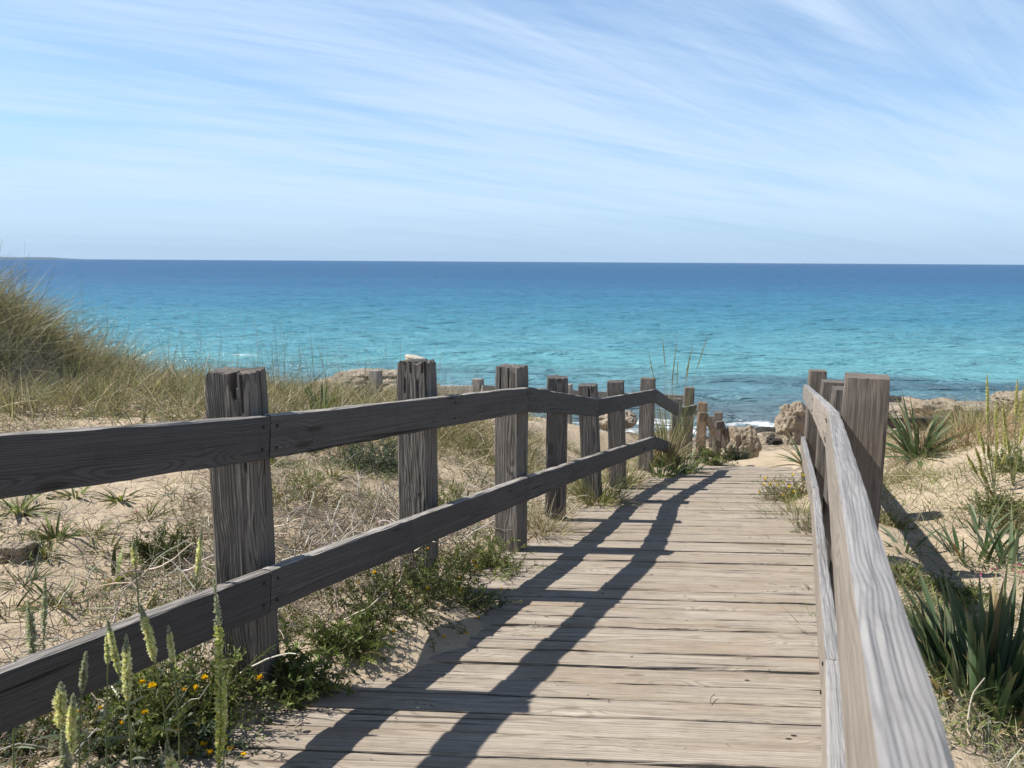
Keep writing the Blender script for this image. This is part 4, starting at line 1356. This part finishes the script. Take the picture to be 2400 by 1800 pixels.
for i, (u_, v_, n, L, lab) in enumerate(ROS):
    p = spot(u_, v_)
    straps('leaf_rosette', lab, 'rosette plant', tuple(p), n, L, 0.014 if i != 4 else 0.024, GREEN_LT + GREEN_DK, 820 + i, el=(10, 75), droop=0.45, spread=0.03, dead=0.15)

SPR = [(215, 1250, 'thin green sprig on the sand between the largest rosette and the dark round shrub'), (345, 1215, 'small sprig on bare sand left of the nearest post'), (60, 1370, 'low green sprig left of the dark seed spikes'),
       (250, 1290, 'flat green sprig above the broad-leaved rosette'), (690, 1290, 'green sprig in the dead twigs right of the nearest post'), (770, 1245, 'green sprig in the dead twigs midway between the two nearest posts'), (850, 1210, 'sprig against the left side of the pebble-topped post'),
       (990, 1120, 'pale sprig right of the pebble-topped post above the lower rail'), (1120, 1130, 'sprig left of the foot of the third post'), (330, 1440, 'sprig on the sand just above the lower rail, left of the nearest post'), (20, 1445, 'dusty sprig at the left edge above the lower rail'), (720, 1060, 'dusty green sprig under the top rail right of the nearest post')]
for i, (u_, v_, lab) in enumerate(SPR):
    p = spot(u_, v_)
    tuft('green_sprig', lab, 'small plant', tuple(p), 46, 0.13 + 0.03 * (i % 3), 0.007, [GREEN_LT, GREEN_DK, GREEN_GREY][i % 3] + STRAW[:1], 860 + i, el=(5, 75), spread=0.05, droop=0.5)

# --- grass tussocks one can tell apart
def T(u, v, *a, **k):
    p = spot(u, v)
    lab = k.pop('label')
    return tuft('grass_tussock', lab, 'grass tussock', tuple(p), *a, **k)


p = at_depth(1570, 1040, 10.4)
tuft('marram_tussock', 'tall green marram tussock with pale seed heads behind the corner post', 'grass tussock', (p.x, p.y, gz(p.x, p.y)), 190, 1.22, 0.011, [(0.20, 0.22, 0.11), (0.26, 0.26, 0.13), (0.15, 0.18, 0.09), (0.32, 0.28, 0.15)], 901, el=(66, 89), spread=0.14, droop=0.25, seedheads=8)
p = at_depth(1562, 960, 9.75)
q = su(9.35, -1.72)
tuft('dry_tussock', 'brown drooping dry grass hung over the rails at the corner post', 'grass tussock', (q.x, q.y, gz(q.x, q.y)), 340, 0.62, 0.009, STRAW + [(0.10, 0.09, 0.06)], 902, el=(45, 88), spread=0.16, droop=1.1)
T(1400, 1180, 380, 0.42, 0.006, STRAW + GREEN_LT, 903, label='straw-coloured tussock at the foot of the fifth post by the planks', el=(20, 85), spread=0.16, droop=0.9)
T(1460, 1130, 260, 0.42, 0.006, GREEN_LT + STRAW, 904, label='green and straw tussock between the leaning posts by the planks', el=(20, 85), spread=0.16, droop=0.8)
T(1270, 1250, 220, 0.34, 0.005, STRAW, 905, label='dry pale tussock at the foot of the fourth post', el=(15, 80), spread=0.14, droop=0.9)
T(1870, 1215, 300, 0.30, 0.005, STRAW + GREEN_LT, 906, label='dry grass clump on the sand drift against the pale railing', el=(15, 75), spread=0.20, droop=0.8)
T(1935, 1520, 90, 0.24, 0.004, STRAW + GREEN_LT, 907, label='sparse grass arching over the planks from under the pale lower rail', el=(10, 60), spread=0.05, droop=0.6)
T(2260, 1040, 900, 0.50, 0.006, [(0.36, 0.24, 0.15), (0.30, 0.20, 0.12), (0.36, 0.29, 0.17), (0.26, 0.23, 0.12)], 908, label='reddish dry grass behind the strap-leaved clump on the right dune', el=(25, 85), spread=0.75, droop=0.7)
T(2330, 1000, 800, 0.60, 0.007, DUNEGR + GREEN_LT, 909, label='olive windswept grass on the crest of the right dune', el=(25, 85), spread=0.7, droop=0.7)
T(1050, 1010, 500, 0.45, 0.006, STRAW, 910, label='pale straw tussock between the pebble-topped post and the third post', el=(20, 85), spread=0.45, droop=0.8)
T(1180, 1060, 420, 0.38, 0.006, STRAW + DUNEGR, 911, label='straw tussock on the slope right of the third post', el=(20, 85), spread=0.40, droop=0.8)
T(2060, 1120, 60, 0.2, 0.004, STRAW + GREEN_LT, 912, label='thin withered tuft beside the biggest brown post', el=(20, 85), spread=0.12, droop=0.7)

# --- pale seed spikes on the right dune: one plant with many leaning spikes
PALE = [(0.66, 0.62, 0.34), (0.58, 0.55, 0.28), (0.72, 0.68, 0.42)]
r = np.random.default_rng(950)
groups = [((2330, 1150), [(2317, 875), (2312, 905), (2335, 935), (2290, 995), (2297, 1010), (2318, 1035), (2340, 1000)], 'leaning plant with pale yellow seed spikes, the tallest two against the sea'),
          ((2375, 1140), [(2386, 885), (2400, 905), (2352, 940), (2350, 1000), (2362, 1015), (2400, 985)], 'pale seed-spiked plant at the right edge'),
          ((2330, 1165), [(2263, 1060), (2288, 1045), (2295, 1085), (2308, 1110), (2275, 1075), (2335, 1065), (2355, 1060)], 'low sprawling plant with pale seed spikes bent towards the strap-leaved clump')]
for gi, (bs, tips, lab) in enumerate(groups):
    b = spot(*bs)
    t = thing('seed_spike_plant', lab, 'wild plant', tuple(b), 'pale seed spikes on the right dune')
    dist = (b - EYE).dot(CAMR @ Vector((0, 0, -1)))
    for (u_, v_) in tips:
        tip = np.array(at_depth(u_, v_, dist * r.uniform(0.93, 1.03)))
        v = tip - np.array(b)
        L = np.linalg.norm(v)
        bend = np.array([0.0, 0.0, 0.22 * L])
        spike(t, np.array(b) - np.array([0, 0, 0.01]), v - bend, np.linalg.norm(v - bend), 0.70, 0.013, PALE, r, stem_r=0.0035, dens=420, bend=bend, leaves=8, sc=(0.26, 0.26, 0.11), name='seed_spike', fl=0.012, taper=0.5)

# --- pink flowers
for i, (u_, v_, lab) in enumerate(((2380, 1325, 'pair of pink flowers among thin blades at the right edge'), (2330, 1345, 'pink flowers above the largest dark clump'), (2290, 1362, 'small pink flowers left of the other pink ones'), (2390, 1350, 'lowest pink flowers at the right edge'), (325, 1200, 'tiny magenta flower alone on the left sand'))):
    p = spot(u_, v_ + 20)
    r = np.random.default_rng(970 + i)
    t = thing('pink_wildflower', lab, 'wildflower', tuple(p), 'pink wildflowers')
    for k in range(3 if i < 4 else 1):
        d = sph(1, r, 60, 88)[0]
        L = r.uniform(0.05, 0.09) * (1 if i < 4 else 0.6)
        st = Acc()
        P = (np.array(p)[None] + d[None] * np.linspace(0, L, 4)[:, None])[None]
        tubes(st, P, np.full((1, 4), 0.001), np.array((0.1, 0.14, 0.05)), 3)
        st.build('stem', M_LEAF, t)
        flower(t, P[0, -1], 0.008, (0.75, 0.30, 0.52), r)

# ------------------------------------------------------------------ masses nobody could count
def scatter(n, x0, x1, y0, y1, r, dens):
    x = r.uniform(x0, x1, n); y = r.uniform(y0, y1, n)
    k = r.random(n) < dens(x, y)
    x, y = x[k], y[k]
    return np.stack([x, y, ground(x, y)], 1)


def su_of(x, y):
    return x * DS.x + y * DS.y, x * DU.x + y * DU.y


# dune grass on the left ridge
r = np.random.default_rng(1001)


def dens_left(x, y):
    s_, u_ = su_of(x, y)
    n = fbm(x * 0.8, y * 0.8, 77, 3)
    d = sstep(6.3, 7.0, y + 0.5 * n + 0.10 * (x + 4)) * sstep(14.5, 12.5, y) * sstep(-2.2, -3.2, u_)
    d = d * (0.35 + 0.65 * sstep(-0.25, 0.3, fbm(x * 2.1, y * 2.1, 78, 3)))
    # thins out towards the right
    d = d * sstep(0.2, -2.0, x - 0.12 * (y - 9))
    return d


R0 = scatter(80000, -12, 1, 6.3, 14.5, r, dens_left)
n = len(R0)
a_ = az(n, r); e = np.radians(np.where(r.random(n) < 0.4, r.uniform(8, 60, n), r.uniform(45, 88, n)))
d = np.stack([np.cos(a_) * np.cos(e), np.sin(a_) * np.cos(e), np.sin(e)], 1)
d = unit(d + np.array([0.12, -0.08, 0]))
big = sstep(-5.4, -6.2, R0[:, 0])
ln = (0.20 + 0.32 * r.random(n)) * (1 + 0.75 * big) * (0.75 + 0.6 * (fbm(R0[:, 0] * 1.3, R0[:, 1] * 1.3, 5, 2) + 0.5))
acc = Acc()
cl_ = np.clip(jitter_col(DUNEGR, n, r, 0.5) * 1.15, 0, 1)
hue = sstep(-0.25, 0.3, fbm(R0[:, 0] * 0.9, R0[:, 1] * 0.9, 15, 3))[:, None]
cl_ = cl_ * (1 - 0.35 * hue) + cl_ * np.array([1.12, 0.95, 0.85]) * 0.35 * hue
ribbons(acc, R0 - np.array([0, 0, 0.01]), d, ln, 0.0085 * (0.5 + 0.8 * r.random(n)), np.c_[np.cos(a_) * ln * 0.25 + 0.05 * ln, np.sin(a_) * ln * 0.25, -ln * 0.35 * r.random(n)], cl_, segs=4, prof='blade', r=r)
# tall thin flowering stalks along the crest
k = r.choice(n, 700, replace=False)
ribbons(acc, R0[k], unit(d[k] * np.array([0.35, 0.35, 1])), (0.55 + 0.4 * r.random(700)) * (1 + 0.3 * big[k]), 0.0045, r.normal(size=(700, 3)) * 0.06, jitter_col([(0.22, 0.20, 0.12), (0.30, 0.26, 0.15)], 700, r), segs=5, prof='twig', r=r)
tag(acc.build('dune_grass', M_STRAW), 'dry brown and olive grass covering the ridge on the left', 'grass', kind='stuff')

# sparse grass, both sides
r = np.random.default_rng(1002)


def dens_sparse(x, y):
    s_, u_ = su_of(x, y)
    n = fbm(x * 1.1, y * 1.1, 88, 3)
    off = np.maximum(sstep(-1.72, -2.3, u_), sstep(0.25, 0.5, u_))
    left_ = np.where(u_ < 0, 0.30 + 0.5 * sstep(4, 7, s_) + 0.35 * np.exp(-((s_ - 3.3) / 1.6) ** 2) * np.exp(-((u_ + 2.3) / 0.8) ** 2), np.where(y > 7.2, 0.8, 0.34 + 0.4 * sstep(5.0, 4.4, y)))
    return off * left_ * sstep(-0.12, 0.35, n) * sstep(14.5, 12, y)


R1 = scatter(330000, -6.5, 8.5, 1.8, 14.5, r, dens_sparse)
n = len(R1)
a_ = az(n, r); e = np.radians(r.uniform(15, 85, n))
d = np.stack([np.cos(a_) * np.cos(e), np.sin(a_) * np.cos(e), np.sin(e)], 1)
ln = (0.07 + 0.20 * r.random(n)) * (0.6 + 0.5 * sstep(3, 8, R1[:, 1]))
acc = Acc()
ribbons(acc, R1 - np.array([0, 0, 0.006]), d, ln, 0.0048 * (0.6 + 0.7 * r.random(n)), np.c_[np.cos(a_) * ln * 0.3, np.sin(a_) * ln * 0.3, -ln * 0.45 * r.random(n)], jitter_col(STRAW + GREEN_LT + DUNEGR[3:4], n, r, 0.3), segs=4, prof='blade', r=r)
tag(acc.build('sparse_grass', M_STRAW), 'thin withered grass scattered over the sand on both sides of the boardwalk', 'grass', kind='stuff')

# dead twigs and curled roots lying on the sand
r = np.random.default_rng(1003)


def dens_twig(x, y):
    s_, u_ = su_of(x, y)
    n = fbm(x * 1.5, y * 1.5, 99, 3)
    off = np.maximum(sstep(-1.66, -1.85, u_), 0.45 * sstep(0.3, 0.6, u_))
    # thick mat between the first and the fourth post
    mat_ = np.exp(-((s_ - 3.1) / 1.5) ** 2) * np.exp(-((u_ + 2.15) / 0.75) ** 2)
    return off * np.clip(0.07 + 0.34 * sstep(-0.02, 0.35, n) + 1.0 * mat_, 0, 1) * sstep(11, 8, y)


R2 = scatter(150000, -6.0, 6.5, 1.6, 11, r, dens_twig)
n = len(R2)
s_, u_ = su_of(R2[:, 0], R2[:, 1])
mat_ = np.exp(-((s_ - 3.1) / 1.5) ** 2) * np.exp(-((u_ + 2.15) / 0.7) ** 2)
d = sph(n, r, -5, 28)
d[:, 2] += mat_ * r.random(n) * 0.8
d = unit(d)
R2[:, 2] += 0.003 + mat_ * 0.26 * r.random(n) ** 1.4
P = walk(R2, d, (0.06 + 0.20 * r.random(n) ** 1.5), 7, 0.22, r, sink=0.03)
P = on_ground(P, 0.003)
acc = Acc()
rad = (0.0010 + 0.0019 * r.random(n) ** 2)[:, None] * np.linspace(1, 0.6, 8)[None]
tubes(acc, P, rad, jitter_col(TWIG, n, r, 0.3), 3)
# a few thick bleached stalks
n2 = 420
k = r.choice(n, n2, replace=False, p=(mat_ + 0.08) / (mat_ + 0.08).sum())
P = walk(R2[k] + np.array([0, 0, 0.02]), d[k], 0.18 + 0.2 * r.random(n2), 7, 0.2, r, sink=0.02)
P = on_ground(P, 0.004)
tubes(acc, P, np.full((n2, 8), 0.004) * np.linspace(1, 0.5, 8)[None], jitter_col([(0.52, 0.47, 0.40), (0.42, 0.37, 0.3)], n2, r), 4)
tag(acc.build('dead_twigs', M_TWIG), 'grey and straw-coloured dead twigs and roots littering the sand', 'twigs', kind='stuff')

# tiny ground leaves in the sand on both sides
r = np.random.default_rng(1004)


def dens_leaf(x, y):
    s_, u_ = su_of(x, y)
    n = fbm(x * 2.2, y * 2.2, 111, 3)
    off = np.maximum(1.2 * sstep(-1.64, -1.8, u_), 1.6 * sstep(0.22, 0.4, u_) * sstep(5.5, 4.0, y))
    return np.clip(off * sstep(0.02, 0.5, n) * sstep(9, 6, y), 0, 1)


R3 = scatter(230000, -5.0, 5.0, 1.6, 9, r, dens_leaf)
n = len(R3)
d = sph(n, r, 5, 80)
ln = 0.022 + 0.04 * r.random(n)
acc = Acc()
ribbons(acc, R3 + np.array([0, 0, 1]) * (0.045 * r.random((n, 1)) ** 1.5), d, ln, 0.0055 * (0.5 + r.random(n)), np.c_[r.normal(size=(n, 2)) * 0.006, -0.004 * np.ones(n)], jitter_col(GREEN_LT + GREEN_GREY + STRAW[:2], n, r, 0.3), segs=2, prof='leaf', r=r)
tag(acc.build('ground_leaves', M_LEAF), 'small creeping green leaves spread thinly over the sand', 'ground cover', kind='stuff')

# chips of shell and stone on the sand
r = np.random.default_rng(1006)
R5 = scatter(2600, -6, 6, 1.6, 10, r, lambda x, y: np.where((su_of(x, y)[1] < -1.75) | (su_of(x, y)[1] > 0.3), 0.7, 0.0))
n = len(R5)
acc = Acc()
sz = 0.004 + 0.009 * r.random(n) ** 3
P = R5[:, None] + np.array([0, 0, 1.0]) * sz[:, None, None] * 0.4 + sph(n, r, -5, 15)[:, None] * (sz[:, None] * np.array([0, 0.5, 1.0, 1.5]))[..., None]
tubes(acc, P, sz[:, None] * np.array([0.15, 0.55, 0.5, 0.1])[None], jitter_col([(0.55, 0.50, 0.42), (0.35, 0.29, 0.22), (0.25, 0.2, 0.15), (0.62, 0.58, 0.52)], n, r, 0.25), 5)
tag(acc.build('shell_chips', M_TWIG), 'pale chips of shell and stone scattered on the sand', 'pebbles', kind='stuff')

# crumbs of twig and leaf blown on to the planks
r = np.random.default_rng(1005)
n = 260
s_ = 1.2 + 8.5 * r.random(n) ** 1.2; u_ = -1.6 + 1.6 * np.where(r.random(n) < 0.6, r.random(n) ** 2.5, 1 - r.random(n) ** 2.5)
x = DS.x * s_ + DU.x * u_; y = DS.y * s_ + DU.y * u_
R4 = np.stack([x, y, np.maximum(walk_z(y) + 0.003, ground(x, y))], 1)
acc = Acc()
P = walk(R4, unit(np.c_[r.normal(size=(n, 2)), 0.1 * r.random(n)]), 0.01 + 0.06 * r.random(n) ** 2, 5, 0.2, r)
P[..., 2] = R4[:, None, 2] + 0.003
tubes(acc, P, np.full((n, 6), 0.0016), jitter_col(TWIG, n, r, 0.3) * 0.7, 3)
tag(acc.build('plank_litter', M_TWIG), 'bits of dry twig blown on to the boardwalk planks', 'litter', kind='stuff')

# ------------------------------------------------------------------ boat on the horizon
bp = at_y(1879, 620.5, 3900)
bt = thing('motor_boat', 'tiny white motor boat on the horizon', 'boat', (bp.x, bp.y, SEA_Z))
hv = []
for (z, wd, le) in ((-0.6, 1.6, 9.5), (1.2, 2.6, 11.5), (2.4, 2.9, 12.5)):
    hv += [(bp.x - le, bp.y - wd, SEA_Z + z), (bp.x + le * 0.5, bp.y - wd, SEA_Z + z), (bp.x + le, bp.y, SEA_Z + z + 0.3), (bp.x + le * 0.5, bp.y + wd, SEA_Z + z), (bp.x - le, bp.y + wd, SEA_Z + z)]
hf = [(a * 5 + i, a * 5 + (i + 1) % 5, (a + 1) * 5 + (i + 1) % 5, (a + 1) * 5 + i) for a in range(2) for i in range(5)] + [(10, 11, 12, 13, 14), (4, 3, 2, 1, 0)]
mesh_obj('hull', hv, hf, M_BOATW, bt)
cv = []
for (z, x0, x1, wd) in ((2.4, -8, 4, 2.0), (4.2, -7.5, 2.5, 1.8), (5.4, -6, 0, 1.4)):
    cv += [(bp.x + x0, bp.y - wd, SEA_Z + z), (bp.x + x1, bp.y - wd, SEA_Z + z), (bp.x + x1, bp.y + wd, SEA_Z + z), (bp.x + x0, bp.y + wd, SEA_Z + z)]
cf = [(a * 4 + i, a * 4 + (i + 1) % 4, (a + 1) * 4 + (i + 1) % 4, (a + 1) * 4 + i) for a in range(2) for i in range(4)] + [(8, 9, 10, 11)]
mesh_obj('cabin', cv, cf, M_BOATW, bt)
